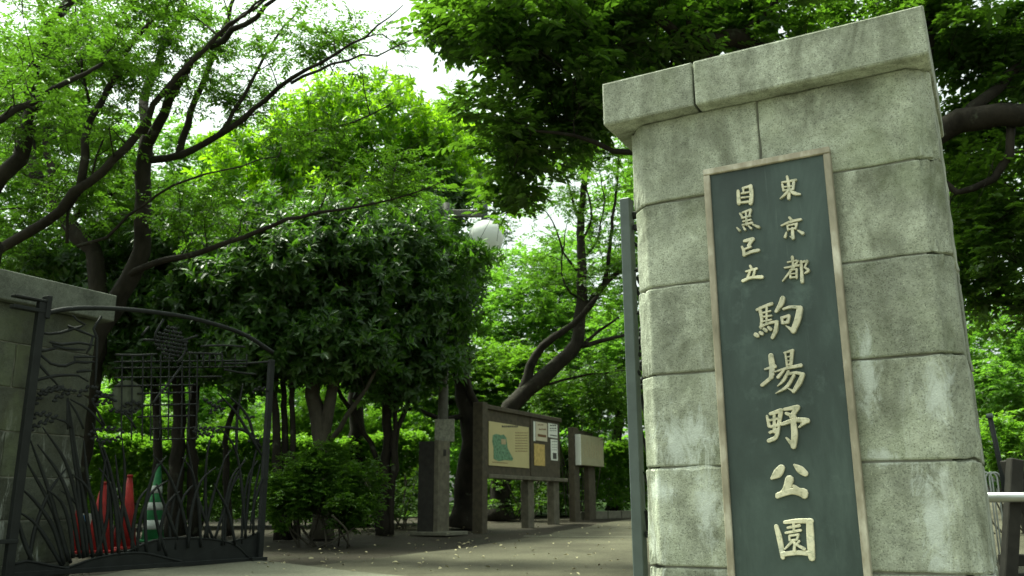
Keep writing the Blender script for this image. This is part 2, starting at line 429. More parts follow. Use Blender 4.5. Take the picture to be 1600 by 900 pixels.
# ------------------------------------------------------------------ the setting: ground sheets
def strip_sheet(name, left, right, lift, mat, label=None, ny=70, nx=24):
    """sheet between two polylines (x, y), following the rising ground"""
    L = catmull(np.array(left, float), 0.4); Rr = catmull(np.array(right, float), 0.4)
    t = np.linspace(0, 1, ny)
    li = np.stack([np.interp(t, np.linspace(0, 1, len(L)), L[:, k]) for k in (0, 1)], 1)
    ri = np.stack([np.interp(t, np.linspace(0, 1, len(Rr)), Rr[:, k]) for k in (0, 1)], 1)
    s = np.linspace(0, 1, nx)
    XY = li[:, None, :] * (1 - s)[None, :, None] + ri[:, None, :] * s[None, :, None]
    Z = gh(XY[..., 1]) + lift
    v = np.concatenate([XY, Z[..., None]], -1).reshape(-1, 3)
    i = np.arange(ny - 1)[:, None] * nx; j = np.arange(nx - 1)[None, :]
    f = np.stack([i + j, i + j + 1, i + nx + j + 1, i + nx + j], -1).reshape(-1, 4)
    o = mesh_np(name, v, f, 4, mat, None, True)
    return tag(o, kind='structure')
xs = np.concatenate([[-400, -120, -50], np.linspace(-25, 25, 60), [50, 120, 400]])
ys = np.concatenate([[-400, -100, -30, -5], np.linspace(0, 40, 110), [60, 120, 500]])
XX, YY = np.meshgrid(xs, ys)
ZZ = gh(YY) + np.where((YY > 7.5), 0.012 * np.sin(XX * 1.9 + 0.7 * YY) * np.sin(YY * 1.3), 0)
nx = len(xs)
i = np.arange(len(ys) - 1)[:, None] * nx; j = np.arange(nx - 1)[None, :]
tag(mesh_np('ground', np.stack([XX, YY, ZZ - 0.02], -1).reshape(-1, 3), np.stack([i + j, i + j + 1, i + nx + j + 1, i + nx + j], -1).reshape(-1, 4), 4, M['soil'], None, True), kind='structure')

pe = np.array([gp(*q)[:2] for q in ((425, 892), (600, 875), (750, 855), (850, 838), (925, 823), (985, 812))])
pe = np.vstack([[pe[0, 0] - 1.2, 2.0], pe, pe[-1] + np.array([1.6, 2.5]), pe[-1] + np.array([6.0, 8.0])])
Yr = np.linspace(2.0, pe[-1, 1], 60)
xl = np.interp(Yr, pe[:, 1], pe[:, 0]) + .05 * np.sin(Yr * 3.1) + .04 * np.sin(Yr * 7.3)
strip_sheet('path', np.stack([xl, Yr], 1), np.stack([xl + 7.5, Yr], 1), 0.022, M['path'], ny=120)
lh = np.array([-3.864, 7.045, 0.0]); rh = np.array([0.608, 4.644, 0.0])
ap0, ap1 = gp(385, 880)[:2], gp(590, 903)[:2]
dv = (ap1 - ap0) / np.linalg.norm(ap1 - ap0)
strip_sheet('pavement', [(-14, 9.5), (-4.3, 7.1), (-3.4, 8.3), ap0, ap1, ap1 + dv * 3.5, ap1 + dv * 7], [(-14, -6), (-9, -6), (-6, -6), (-4, -6), (-1, -6), (3, -6), (9, -6)], 0.034, M['concrete'])
# the back lawn, sunlit beyond the trees
strip_sheet('lawn', [(-14, 19), (-15, 27), (-18, 45)], [(3.0, 19), (6.0, 27), (9, 45)], 0.01, M['lawn'])

# ------------------------------------------------------------------ stone gate pillars
def jitter(bm, a):
    for v_ in bm.verts: v_.co += Vector(rng.normal(0, a, 3))
def pillar(name, label, origin, rz, w0, w1, d0, d1, courses, cap, ch, mats, joints, capj, ov):
    """u = x from w0 to w1, v = y from d0 to d1 in the pillar's own frame"""
    root = empty(name, origin, rz); tag(root, label, 'pillar')
    g = 0.004
    mesh_bm('mortar_core', box_bm(w0 + .013 + ch, w1 - .013 - ch, d0 + .013, d1 - .013, -0.05, cap[0] - .002), M['mortar'], root)
    mesh_bm('mortar_core', box_bm(w0 + .013, w1 - .013, d0 + .013 + ch, d1 - .013 - ch, -0.05, cap[0] - .004), M['mortar'], root)
    for k in range(len(courses) - 1):
        z0, z1 = courses[k] + g, courses[k + 1] - g
        jx = joints[k % len(joints)]; jy = d0 + (d1 - d0) * (0.45 if k % 2 else 0.6)
        o_ = rng.normal(0, 0.0025, 4)
        polys = [
            [(w0 + o_[0], d0 + ch), (w0 + ch, d0 + o_[0]), (jx - g, d0 + o_[0]), (jx - g, jy - g), (w0 + o_[0], jy - g)],
            [(jx + g, d0 + o_[1]), (w1 - ch, d0 + o_[1]), (w1 + o_[1], d0 + ch), (w1 + o_[1], jy - g), (jx + g, jy - g)],
            [(w0 + o_[2], jy + g), (jx - g, jy + g), (jx - g, d1), (w0 + ch, d1), (w0 + o_[2], d1 - ch)],
            [(jx + g, jy + g), (w1 + o_[3], jy + g), (w1 + o_[3], d1 - ch), (w1 - ch, d1), (jx + g, d1)]]
        for p_ in polys:
            b = prism_bm(p_, z0, z1)
            bmesh.ops.subdivide_edges(b, edges=[e_ for e_ in b.edges if e_.calc_length() > .12], cuts=6, use_grid_fill=True)
            jitter(b, 0.0015)
            hard = [e_ for e_ in b.edges if len(e_.link_faces) == 2 and e_.calc_face_angle(0) > .5]
            bmesh.ops.bevel(b, geom=hard, offset=0.009, segments=2, affect='EDGES', profile=0.5)
            mesh_bm('stone_block', b, mats[0], root)
    edges = [w0 - ov[0]] + capj + [w1 + ov[1]]
    for a_, b_ in zip(edges[:-1], edges[1:]):
        b = box_bm(a_ + (g if a_ != edges[0] else 0), b_ - (g if b_ != edges[-1] else 0), d0 - ov[2], d1 + ov[2], cap[0], cap[1], 0.010, 2); jitter(b, 0.001)
        mesh_bm('cap_stone', b, mats[1], root)
    return root
RZ = -GATE
A_FRONT = -0.40
rp = pillar('stone_gate_pillar', 'tall pale granite gate pillar carrying the dark bronze name plaque', tuple(rh), RZ,
            0.200, 1.615, A_FRONT, 0.45, [-0.05, 0.288, 0.725, 1.155, 1.582, 2.008, 2.440], (2.440, 2.675), 0.085,
            (M['granite'], M['granite_cap']), [0.80, 0.70, 0.95, 0.78, 1.0, 0.866], [0.589], (0.09, 0.014, 0.09))
# left pillar: its inner face (x = -0.25 in the hinge frame) is what shows
lp = pillar('stone_gate_pillar', 'granite pillar toned darker grey for shade, behind the open iron gate at left', tuple(lh), RZ,
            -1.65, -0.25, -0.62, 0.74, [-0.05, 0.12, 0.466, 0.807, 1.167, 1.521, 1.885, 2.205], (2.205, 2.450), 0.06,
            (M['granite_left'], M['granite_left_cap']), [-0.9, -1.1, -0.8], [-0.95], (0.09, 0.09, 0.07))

# ------------------------------------------------------------------ plaque with raised characters
pq = empty('name_plaque', tuple(rh), RZ)
tag(pq, 'dark green bronze plaque with gilt raised characters on the pale pillar', 'plaque')
PF = A_FRONT - 0.028                                      # panel face
pu0, pu1, pz0, pz1 = 0.597, 1.180, 0.10, 2.122
box('panel', pu0 + .02, pu1 - .02, PF, A_FRONT - .004, pz0 + .02, pz1 - .02, M['bronze'], pq, 0.002)
fw = 0.031
for a_ in ((pu0, pu0 + fw, pz0, pz1 - fw - .001), (pu1 - fw, pu1, pz0, pz1 - fw - .001), (pu0, pu1, pz1 - fw, pz1), (pu0 + fw + .001, pu1 - fw - .001, pz0, pz0 + fw)):
    box('frame', a_[0], a_[1], PF - .014, A_FRONT - .002, a_[2], a_[3], M['brass'], pq, 0.004)
P0 = rh + V * PF
def to_uz(px, py):
    q = on_plane(px, py, P0, V) - rh
    return float(q @ U), float(q[2])
Z1 = (4.7375, 1130, 265); Z2 = (5.294, 1170, 455); Z3 = (3.464, 1180, 625)
CH = [
 (Z1, [[(475,55,16),(485,100,20),(490,160,22),(488,216,24)],[(438,98,12),(480,92,15),(540,80,17)],[(440,112,14),(450,160,16)],[(525,98,20),(520,150,17)],[(448,134,11),(517,126,11)],[(450,158,13),(520,150,13)],[(485,160,18),(458,192,18),(425,220,8)],[(495,160,14),(530,180,24),(575,188,10)]]),
 (Z1, [[(492,358,16),(515,382,20)],[(433,418,10),(480,398,18),(530,382,20),(578,372,16)],[(478,420,13),(482,452,13)],[(480,418,12),(543,405,13)],[(547,405,16),(538,442,13)],[(482,448,12),(540,438,13)],[(515,440,20),(520,512,22)],[(520,510,16),(498,500,6)],[(472,470,10),(462,502,20)],[(556,456,10),(592,476,24)]]),
 (Z1, [[(480,688,11),(545,676,14)],[(515,650,20),(521,712,16)],[(458,730,12),(562,712,17)],[(557,680,14),(512,742,19),(443,828,9)],[(500,745,12),(500,805,14)],[(547,740,15),(547,806,15)],[(500,748,11),(545,741,11)],[(500,776,9),(545,771,9)],[(500,802,12),(547,800,12)],[(580,685,20),(585,750,20),(588,834,24)],[(580,690,16),(626,682,18)],[(627,684,15),(607,728,13)],[(606,730,12),(636,750,20),(608,772,10)]]),
 (Z1, [[(113,162,20),(120,252,27)],[(148,142,16),(205,126,20)],[(206,126,26),(213,190,26),(206,252,28)],[(140,180,13),(200,170,11)],[(140,212,12),(200,205,10)],[(122,250,14),(205,240,16)],[(150,140,14),(156,175,10)]]),
 (Z1, [[(128,328,14),(150,362,16)],[(146,322,12),(205,300,18)],[(207,303,17),(196,346,14)],[(172,318,12),(178,412,18)],[(142,362,12),(205,348,13)],[(150,388,11),(207,375,14)],[(148,414,14),(218,398,17)],[(106,434,10),(126,456,16)],[(152,428,10),(166,448,16)],[(192,422,10),(212,440,16)],[(224,412,12),(268,430,20)]]),
 (Z1, [[(160,532,20),(222,518,28)],[(219,520,24),(190,566,20)],[(142,574,14),(155,602,20),(160,636,22)],[(155,636,18),(210,612,20),(264,600,22)],[(164,592,12),(206,574,17)]]),
 (Z1, [[(203,716,16),(217,742,17)],[(172,757,13),(250,736,17)],[(200,760,17),(183,806,18)],[(237,748,15),(226,794,18)],[(148,827,20),(210,802,18),(290,798,24)]]),
 (Z2, [[(98,165,26),(110,230,24),(104,310,18)],[(72,157,22),(130,130,22),(194,106,26)],[(152,130,17),(150,275,15)],[(115,183,13),(182,166,14)],[(112,216,13),(192,204,15)],[(110,256,13),(190,238,13)],[(100,298,20),(170,267,20),(238,255,24)],[(237,257,26),(226,330,31),(198,388,24)],[(62,362,32),(76,372,30)],[(100,346,24),(114,354,28)],[(132,318,24),(147,330,28)],[(168,302,20),(186,320,26)],[(285,62,36),(270,110,38),(230,172,22)],[(290,152,16),(350,135,22),(434,140,28)],[(427,148,44),(408,240,46),(372,332,40)],[(372,330,34),(312,290,8)],[(276,222,18),(287,266,24)],[(276,226,20),(338,208,24)],[(340,212,20),(326,262,25)],[(285,268,22),(326,262,22)]]),
 (Z2, [[(186,536,38),(196,620,42),(190,712,34)],[(136,648,12),(218,624,30)],[(112,780,24),(165,736,26),(208,688,18)],[(306,512,15),(322,622,18)],[(298,512,14),(368,492,22)],[(362,500,27),(350,622,24)],[(320,547,11),(350,541,11)],[(320,580,10),(350,575,10)],[(320,612,12),(350,608,14)],[(222,668,10),(320,640,20),(436,616,26)],[(294,658,18),(246,714,24)],[(332,668,22),(292,740,22),(243,787,6)],[(318,692,18),(390,678,22),(448,690,28)],[(452,690,31),(422,760,36),(374,832,26)],[(376,830,22),(328,806,6)],[(378,700,22),(322,790,24),(228,848,5)]]),
 (Z3, [[(66,88,12),(78,142,17)],[(84,76,15),(142,58,22)],[(142,60,21),(128,142,18)],[(105,80,14),(108,172,18)],[(80,111,11),(132,100,12)],[(85,146,13),(132,135,14)],[(82,177,13),(126,160,14)],[(76,222,18),(114,202,19),(132,150,12)],[(160,52,14),(232,40,24)],[(231,42,25),(198,92,20)],[(172,74,16),(216,92,18)],[(147,132,16),(220,110,22),(284,113,27)],[(210,120,26),(216,190,30),(210,252,26)],[(211,250,22),(172,206,9)],[(276,118,20),(240,148,8)]]),
 (Z3, [[(144,368,34),(122,398,42),(92,424,14)],[(214,352,12),(244,376,36),(272,398,30)],[(188,430,40),(168,488,34),(122,524,18)],[(126,516,26),(200,494,30),(264,502,44)],[(212,468,18),(268,516,34)]]),
 (Z3, [[(116,684,20),(134,750,26),(152,852,20)],[(162,662,16),(230,655,22),(304,655,26)],[(296,660,32),(301,750,36),(308,854,32)],[(150,834,23),(230,826,22),(300,830,24)],[(178,691,11),(242,680,14)],[(210,665,12),(212,712,12)],[(168,719,11),(248,705,13)],[(187,735,10),(190,760,10)],[(188,735,10),(237,728,11)],[(236,730,11),(228,758,10)],[(190,760,10),(230,755,10)],[(206,764,14),(163,806,8)],[(216,770,12),(215,816,15)],[(242,763,9),(222,785,11)],[(214,775,10),(268,806,16)]]),
]
for (zs, zx, zy), strokes in CH:
    bm = bmesh.new()
    allp = []
    for si, st in enumerate(strokes):
        pts = []
        for (x, y, w) in st:
            u_, z_ = to_uz(zx + x / zs, zy + y / zs)
            u2, _ = to_uz(zx + (x + w) / zs, zy + y / zs)
            pts.append((u_, z_, 0.0, (u2 - u_) * 1.16))
        P = catmull(np.array(pts), 0.006)
        T = np.gradient(P[:, :2], axis=0); T /= np.linalg.norm(T, axis=1)[:, None] + 1e-9
        N = np.stack([-T[:, 1], T[:, 0]], 1)
        hw = P[:, 3] / 2
        a0 = np.arctan2(T[0, 1], T[0, 0]); a1 = np.arctan2(T[-1, 1], T[-1, 0])
        outl = list(P[:, :2] + N * hw[:, None])
        outl += [P[-1, :2] + hw[-1] * np.array([math.cos(a1 + t), math.sin(a1 + t)]) for t in (math.pi / 4, 0, -math.pi / 4)]
        outl += list((P[:, :2] - N * hw[:, None])[::-1])
        outl += [P[0, :2] + hw[0] * np.array([math.cos(a0 + math.pi + t), math.sin(a0 + math.pi + t)]) for t in (math.pi / 4, 0, -math.pi / 4)]
        yf = PF - 0.011 - 0.0004 * si
        n = len(outl)
        C = np.mean(outl, axis=0)
        back = [bm.verts.new((q[0], PF + .002, q[1])) for q in outl]
        frnt = [bm.verts.new((q[0], yf + 0.002, q[1])) for q in outl]
        # slightly rounded face
        npp = len(P)
        inn = []
        for k_, q in enumerate(outl):
            if k_ < npp: c_ = P[k_, :2]
            elif k_ < npp + 3: c_ = P[-1, :2]
            elif k_ < 2 * npp + 3: c_ = P[npp - 1 - (k_ - npp - 3), :2]
            else: c_ = P[0, :2]
            r_ = np.asarray(q) * 0.78 + c_ * 0.22
            inn.append(bm.verts.new((r_[0], yf, r_[1])))
        for k_ in range(n):
            k2 = (k_ + 1) % n
            bm.faces.new((back[k_], back[k2], frnt[k2], frnt[k_]))
            bm.faces.new((frnt[k_], frnt[k2], inn[k2], inn[k_]))
        # face: quads between the two long sides plus caps
        for k_ in range(npp - 1):
            o1 = 2 * npp + 3 - 1 - k_
            bm.faces.new((inn[k_], inn[k_ + 1], inn[o1 - 1], inn[o1]))
        bm.faces.new([inn[k_] for k_ in (npp - 1, npp, npp + 1, npp + 2, npp + 3)])
        bm.faces.new([inn[k_] for k_ in [2 * npp + 2] + list(range(2 * npp + 3, 2 * npp + 6)) + [0]])
    bmesh.ops.recalc_face_normals(bm, faces=bm.faces)
    mesh_bm('raised_character', bm, M['gilt'], pq)

# ------------------------------------------------------------------ iron gate leaf
LEAF = 2.5
dleaf = math.atan2(*(np.array([-2.505, 9.144]) - lh[:2]))      # heading of the open leaf
gd = np.array([math.sin(dleaf), math.cos(dleaf), 0]); gn = np.array([math.cos(dleaf), -math.sin(dleaf), 0])
def gsz(px, py):
    q = on_plane(px, py, lh, gn) - lh
    return float(q @ gd), float(q[2])
def z3(x, y): return gsz(x / 1.8, 400 + y / 1.8)
def z4(x, y): return gsz(x / 3.912, 440 + y / 3.912)
def z5(x, y): return gsz(180 + x / 4.092, 470 + y / 4.092)
def make_gate(root, mats, mirror=False):
    """local x = along the leaf from the hinge, y = thickness, z up"""
    I = mats
    T2 = []
    def bar(name, pts, r, sides=5, y=0.0, mat=None, taper=None, step=0.05):
        P = np.array([(s, y, z) for s, z in pts]); P = catmull(P, step)
        t = Tubes()
        rad = r if taper is None else np.linspace(r, taper, len(P))
        t.add(P, rad, sides); return t.build(name, mat or I, root)
    def ribbon(name, pts, w0, w1, y=0.0):
        P = catmull(np.array([(s, y, z) for s, z in pts]), 0.06)
        n = len(P); T = np.gradient(P, axis=0); T /= np.linalg.norm(T, axis=1)[:, None] + 1e-9
        N = np.stack([-T[:, 2], np.zeros(n), T[:, 0]], 1)
        prof = np.interp(np.linspace(0, 1, n), [0, .35, .8, 1], [w0 * .8, w0, w0 * .55 + w1 * .45, w1])[:, None] / 2
        th = np.array([0, .006, 0])
        v_ = np.stack([P + N * prof, P + th * 1.6, P - N * prof, P - th * 1.6], 1).reshape(-1, 3)
        i_ = np.arange(n - 1)[:, None] * 4; j_ = np.arange(4)[None, :]; k_ = (j_ + 1) % 4
        f_ = np.stack([i_ + j_, i_ + k_, i_ + 4 + k_, i_ + 4 + j_], -1).reshape(-1, 4)
        e_ = np.array([[3, 2, 1, 0], [(n - 1) * 4 + q for q in range(4)]])
        return mesh_np(name, v_, np.vstack([f_, e_]), 4, I, root, True)
    def ear(p_, bead=0.021):
        P = catmull(np.array([(s, 0.0, z) for s, z in p_]), 0.01)
        L = np.concatenate([[0], np.cumsum(np.linalg.norm(np.diff(P, axis=0), axis=1))])
        n = max(5, int(L[-1] / 0.024)); bm = bmesh.new()
        T_ = P[-1] - P[0]; ang = math.atan2(T_[2], T_[0])
        for q in range(n):
            t_ = q / (n - 1) * L[-1]
            c_ = np.array([np.interp(t_, L, P[:, k]) for k in range(3)])
            sgn = 1 if q % 2 else -1
            c_ = c_ + np.array([-math.sin(ang), 0, math.cos(ang)]) * 0.010 * sgn + np.array([0, .004 * sgn, 0])
            mt = Matrix.Translation(c_) @ Matrix.Rotation(-ang - 0.5 * sgn, 4, 'Y') @ Matrix.Diagonal((bead * 1.25, bead * .7, bead * .75, 1))
            bmesh.ops.create_icosphere(bm, subdivisions=1, radius=1.0, matrix=mt)
        mesh_bm('grain_ear', bm, I, root, True)
    # frame
    zt = 2.175
    box('hinge_post', -.033, .033, -.03, .03, .03, zt + .03, I, root, .004)
    box('free_post', LEAF - .06, LEAF, -.025, .025, .045, 2.06, I, root, .004)
    topc = [z3(*q) for q in ((110, 163), (200, 148), (320, 148), (450, 160), (560, 180), (680, 218), (752, 268))]
    topc[0] = (0.0, topc[0][1]); topc[-1] = (LEAF - .02, topc[-1][1])
    P = catmull(np.array([(s, 0, z) for s, z in topc]), 0.06)
    t = Tubes(); t.add(P, .022, 8); t.build('top_rail', I, root)
    box('bottom_rail', .034, LEAF - .061, -.02, .02, .045, .085, I, root, .003)
    box('hinge_bracket', -.24, .036, -.035, .035, zt - .06, zt - .03, I, root, .003)
    box('hinge_bracket', -.24, .036, -.035, .035, zt + .032, zt + .05, I, root, .003)
    box('hinge_bracket', .02, .06, -.045, .045, zt - .10, zt + .09, I, root, .004)
    box('hinge_bracket', -.24, .036, -.035, .035, .30, .33, I, root, .003)
    for dx in (-.10, .02):
        bm = bmesh.new()
        bmesh.ops.create_cone(bm, cap_ends=True, segments=16, radius1=.026, radius2=.026, depth=.022, matrix=Matrix.Translation((LEAF - .03 + dx, -.045, .028)) @ Matrix.Rotation(R(90), 4, 'X'))
        mesh_bm('wheel', bm, I, root)
    box('wheel_fork', LEAF - .17, LEAF + .02, -.065, -.027, .050, .085, I, root, .003)
    # hill plates along the foot
    hills = [((15, 868), (70, 858), (130, 868), (190, 890)),
             ((150, 888), (200, 873), (260, 852), (330, 838), (400, 835), (450, 845), (510, 874)),
             ((330, 845), (400, 812), (450, 797), (520, 793), (600, 797), (660, 812), (700, 850)),
             ((480, 872), (560, 842), (640, 808), (700, 790), (732, 778))]
    for hi, h_ in enumerate(hills):
        tp = [z3(*q) for q in h_]
        tp = catmull(np.array([(min(max(a, .034), LEAF - .061), 0, max(b, .086)) for a, b in tp]), .05)
        y0 = -.012 + .007 * hi
        poly = [(a, b) for a, _, b in tp] + [(tp[-1][0], .0845), (tp[0][0], .0845)]
        bm = bmesh.new()
        f1 = [bm.verts.new((a, y0, b)) for a, b in poly]; f2 = [bm.verts.new((a, y0 + .005, b)) for a, b in poly]
        bm.faces.new(f1); bm.faces.new(f2[::-1])
        for k_ in range(len(poly)): bm.faces.new((f1[k_], f2[k_], f2[(k_ + 1) % len(poly)], f1[(k_ + 1) % len(poly)]))
        hp = mesh_bm('hill_plate', bm, I, root)
        t = Tubes(); t.add(tp + np.array([0, y0 + .002, 0]), .011, 6); t.build('ridge', I, hp)
    blades = [
        ((90, 862), (62, 790), (45, 722)), ((175, 872), (130, 795), (92, 745), (48, 718)), ((180, 868), (150, 765), (100, 692), (55, 650)),
        ((200, 864), (152, 722), (112, 642), (68, 565)), ((192, 858), (160, 740), (130, 640), (80, 505)), ((225, 850), (200, 705), (165, 612), (105, 530)),
        ((238, 848), (216, 690), (182, 575), (120, 482)), ((82, 860), (100, 765), (140, 662), (186, 598)), ((236, 850), (222, 660), (205, 540), (190, 400)),
        ((262, 848), (238, 690), (215, 560), (192, 400)), ((280, 845), (262, 720), (245, 610), (236, 520)), ((300, 842), (282, 720), (290, 610), (300, 560)),
        ((318, 840), (312, 700), (300, 590), (262, 470)), ((332, 840), (345, 710), (352, 610), (345, 520)), ((355, 838), (330, 700), (310, 600), (285, 520)),
        ((412, 836), (408, 710), (432, 610), (468, 562)), ((382, 836), (352, 720), (335, 650), (325, 560)), ((470, 845), (440, 745), (430, 660)),
        ((490, 870), (480, 760), (500, 650), (525, 560)), ((530, 797), (508, 700), (470, 610), (430, 560)), ((585, 796), (578, 660), (585, 545), (602, 490)),
        ((575, 796), (596, 690), (632, 570), (650, 545)), ((605, 797), (652, 650), (692, 565)), ((692, 793), (680, 650), (662, 545), (616, 478)),
        ((690, 793), (702, 655), (722, 545), (735, 505)), ((712, 786), (716, 670), (732, 585)), ((735, 560), (700, 500), (662, 440), (612, 385)),
        ((735, 540), (690, 492), (612, 480)), ((722, 545), (695, 450), (640, 390)), ((665, 560), (668, 450), (684, 358)), ((735, 625), (712, 700), (700, 780)),
        ((600, 797), (560, 690), (540, 600), (528, 520)), ((500, 797), (462, 700), (440, 640)), ((270, 845), (300, 740), (302, 640)), ((660, 812), (640, 720), (600, 640)),
    ]
    for k_ in range(13):
        x0_ = 200 + k_ * 41 + rng.normal(0, 9); y0_ = 850 - (x0_ - 200) * .085
        ln_ = rng.uniform(140, 260); le_ = rng.choice([-1, 1]) * rng.uniform(35, 95)
        blades.append(((x0_, y0_), (x0_ + le_ * .12, y0_ - ln_ * .45), (x0_ + le_ * .45, y0_ - ln_ * .82), (x0_ + le_, y0_ - ln_)))
    for b_ in blades:
        ribbon('reed_blade', [z3(*q) for q in b_], .040, .010, y=float(rng.normal(0, .006)))
    stems = [((410, 720), (413, 800), (416, 905)), ((420, 730), (470, 805), (512, 900)), ((430, 720), (540, 782), (632, 884)), ((340, 838), (400, 855), (440, 900)), ((560, 720), (600, 800), (640, 880)),
             ((760, 800), (800, 850), (830, 900))]
    for b_ in stems: ribbon('reed_blade', [z4(*q) for q in b_][::-1], .026, .01)
    for e_ in (((190, 770), (250, 700), (300, 668), (382, 650)), ((330, 722), (390, 690), (450, 662)), ((480, 692), (520, 660), (562, 640)), ((168, 845), (250, 808), (342, 832)), ((190, 900), (250, 868), (310, 848)),
               ((240, 680), (330, 652), (400, 655)), ((570, 640), (620, 690), (680, 700)), ((590, 745), (660, 735), (700, 720))):
        ear([z4(*q) for q in e_])
    for e_ in (((250, 500), (300, 485), (345, 492)), ((258, 512), (300, 520), (340, 510)), ((545, 492), (580, 485), (615, 492)), ((555, 505), (580, 500), (600, 510)), ((575, 402), (600, 420), (628, 432)), ((590, 440), (610, 425), (620, 405)),
               ((690, 452), (700, 462), (712, 450)), ((700, 518), (716, 510), (728, 520)), ((712, 382), (730, 372), (750, 376)), ((350, 420), (380, 412), (405, 425)), ((310, 432), (350, 440), (385, 432)), ((262, 400), (285, 392), (312, 398))):
        ear([z3(*q) for q in e_], .019)
    waves = [((240, 310), (300, 320), (370, 312), (440, 290), (522, 264), (472, 236), (445, 205)), ((415, 270), (500, 305), (592, 342)), ((305, 370), (380, 384), (480, 374), (576, 390)), ((320, 388), (400, 410), (520, 416)),
             ((215, 430), (330, 410), (362, 398)), ((215, 480), (270, 540), (352, 632)), ((250, 450), (310, 500), (400, 515), (460, 490), (456, 462), (580, 460)), ((460, 490), (520, 494), (580, 490)),
             ((200, 610), (330, 577), (480, 574), (540, 612)), ((470, 552), (520, 545), (562, 545)), ((570, 330), (552, 400), (528, 440)), ((620, 212), (572, 290), (592, 342), (585, 600), (580, 640))]
    for w_ in waves: ribbon('branch_bar', [z4(*q) for q in w_], .028, .014)
    vines = [((310, 118), (262, 200), (250, 252)), ((525, 222), (460, 245), (380, 256)), ((455, 250), (446, 330), (395, 402)), ((0, 345), (150, 348), (266, 340)), ((465, 333), (680, 340)), ((180, 250), (250, 250)), ((215, 165), (170, 222)),
             ((425, 415), (350, 520), (280, 602), (240, 662)), ((550, 290), (700, 285), (830, 295)), ((700, 400), (840, 400), (980, 390)), ((700, 440), (820, 462), (900, 470))]
    for w_ in vines: bar('vine_bar', [z5(*q) for q in w_], .011, 5)
    # lattice net
    for x_ in (45, 110, 178, 232, 292, 345, 430, 476, 526):
        a_, b_ = z5(x_, 345), z5(x_ - 6, 890); bar('lattice_bar', [a_, b_], .008, 4)
    for x_ in (565, 605, 642, 686, 768, 842): bar('lattice_bar', [z5(x_, 340), z5(x_ - 2, 425)], .008, 4)
    for k_, y_ in enumerate((385, 425, 487, 540, 588, 664, 738, 815, 885)):
        x0_ = 0 if k_ < 4 else (150 if k_ < 7 else 230); x1_ = 850 if k_ < 2 else (690 if k_ == 2 else 530)
        p_ = [z5(x0_, y_ + 4), z5((x0_ + x1_) / 2, y_), z5(x1_, y_ - 4)]; bar('lattice_bar', p_, .008, 4, y=.016)
    # round bunch of beads and the moon disc
    c_ = z5(355, 270); bm = bmesh.new()
    for a_ in range(-4, 5):
        for b_ in range(-4, 5):
            if a_ * a_ + b_ * b_ <= 17:
                bmesh.ops.create_icosphere(bm, subdivisions=1, radius=.019, matrix=Matrix.Translation((c_[0] + a_ * .040 + .012 * (b_ % 2), 0.006 * (a_ % 2), c_[1] + b_ * .036)))
    mesh_bm('fruit_cluster', bm, I, root, True)
    c_ = z3(365, 398); bm = bmesh.new()
    bmesh.ops.create_cone(bm, cap_ends=True, segments=32, radius1=.155, radius2=.155, depth=.012, matrix=Matrix.Translation((c_[0], .03, c_[1])) @ Matrix.Rotation(R(90), 4, 'X'))
    mesh_bm('moon_disc', bm, M['moon'], root)
    return root
g1 = make_gate(empty('iron_gate', tuple(lh), math.pi / 2 - dleaf), M['iron'])
tag(g1, 'black wrought iron gate leaf of reeds and lattice swung open at left', 'gate', 'iron gate leaves')
# the right leaf: same work, folded back beside the pale pillar, only its hinge post shows
g2 = empty('iron_gate', tuple(rh + U * 0.06), math.pi / 2 - GATE)
tag(g2, 'iron gate leaf folded back behind the pale pillar, only its post visible', 'gate', 'iron gate leaves')
for ch_ in list(g1.children):
    if ch_.name.startswith('hinge_bracket') or ch_.name.startswith('hinge_post'): continue
    c2 = ch_.copy(); col.objects.link(c2); c2.parent = g2; c2.location = (0, 0, 0)
    for g_ in ch_.children:
        d2 = g_.copy(); col.objects.link(d2); d2.parent = c2
box('hinge_post', -.040, .026, -.006, .052, .05, 2.205, M['iron_grey'], g2, .005)
box('hinge_bracket', -.02, .02, -.16, -.013, 2.02, 2.05, M['iron'], g2, .003)
box('hinge_bracket', -.02, .02, -.16, -.013, .40, .43, M['iron'], g2, .003)

# ------------------------------------------------------------------ foliage machinery
def unit(a): return a / (np.linalg.norm(a, axis=-1, keepdims=True) + 1e-9)
def build_leaves(name, pos, axis, nrm, L, wr, mat, parent, tone, fine=True, fold=0.22, droop=0.12):
    axis = unit(axis); nrm = unit(nrm - axis * (nrm * axis).sum(-1, keepdims=True)); side = np.cross(axis, nrm)
    L = L[:, None]; W = L * wr
    tip = pos + axis * L - nrm * L * droop
    if fine:
        l1 = pos + axis * L * .30 + side * W * .44 + nrm * W * fold; r1 = pos + axis * L * .30 - side * W * .44 + nrm * W * fold
        l2 = pos + axis * L * .66 + side * W * .40 + nrm * (W * fold - L * droop * .4); r2 = pos + axis * L * .66 - side * W * .40 + nrm * (W * fold - L * droop * .4)
        v_ = np.stack([pos, l1, l2, tip, r2, r1], 1).reshape(-1, 3)
        b = np.arange(len(pos))[:, None] * 6
        f_ = np.concatenate([b + np.array([0, 3, 2, 1]), b + np.array([0, 5, 4, 3])], 1)
        return tag(mesh_np(name, v_, f_, 4, mat, parent, False, np.repeat(tone, 6)), kind='stuff')
    l1 = pos + axis * L * .45 + side * W * .5 + nrm * W * fold; r1 = pos + axis * L * .45 - side * W * .5 + nrm * W * fold
    v_ = np.stack([pos, l1, tip, r1], 1).reshape(-1, 3)
    b = np.arange(len(pos))[:, None] * 4
    f_ = np.concatenate([b + np.array([0, 2, 1]), b + np.array([0, 3, 2])], 1)
    return tag(mesh_np(name, v_, f_, 3, mat, parent, False, np.repeat(tone, 4)), kind='stuff')
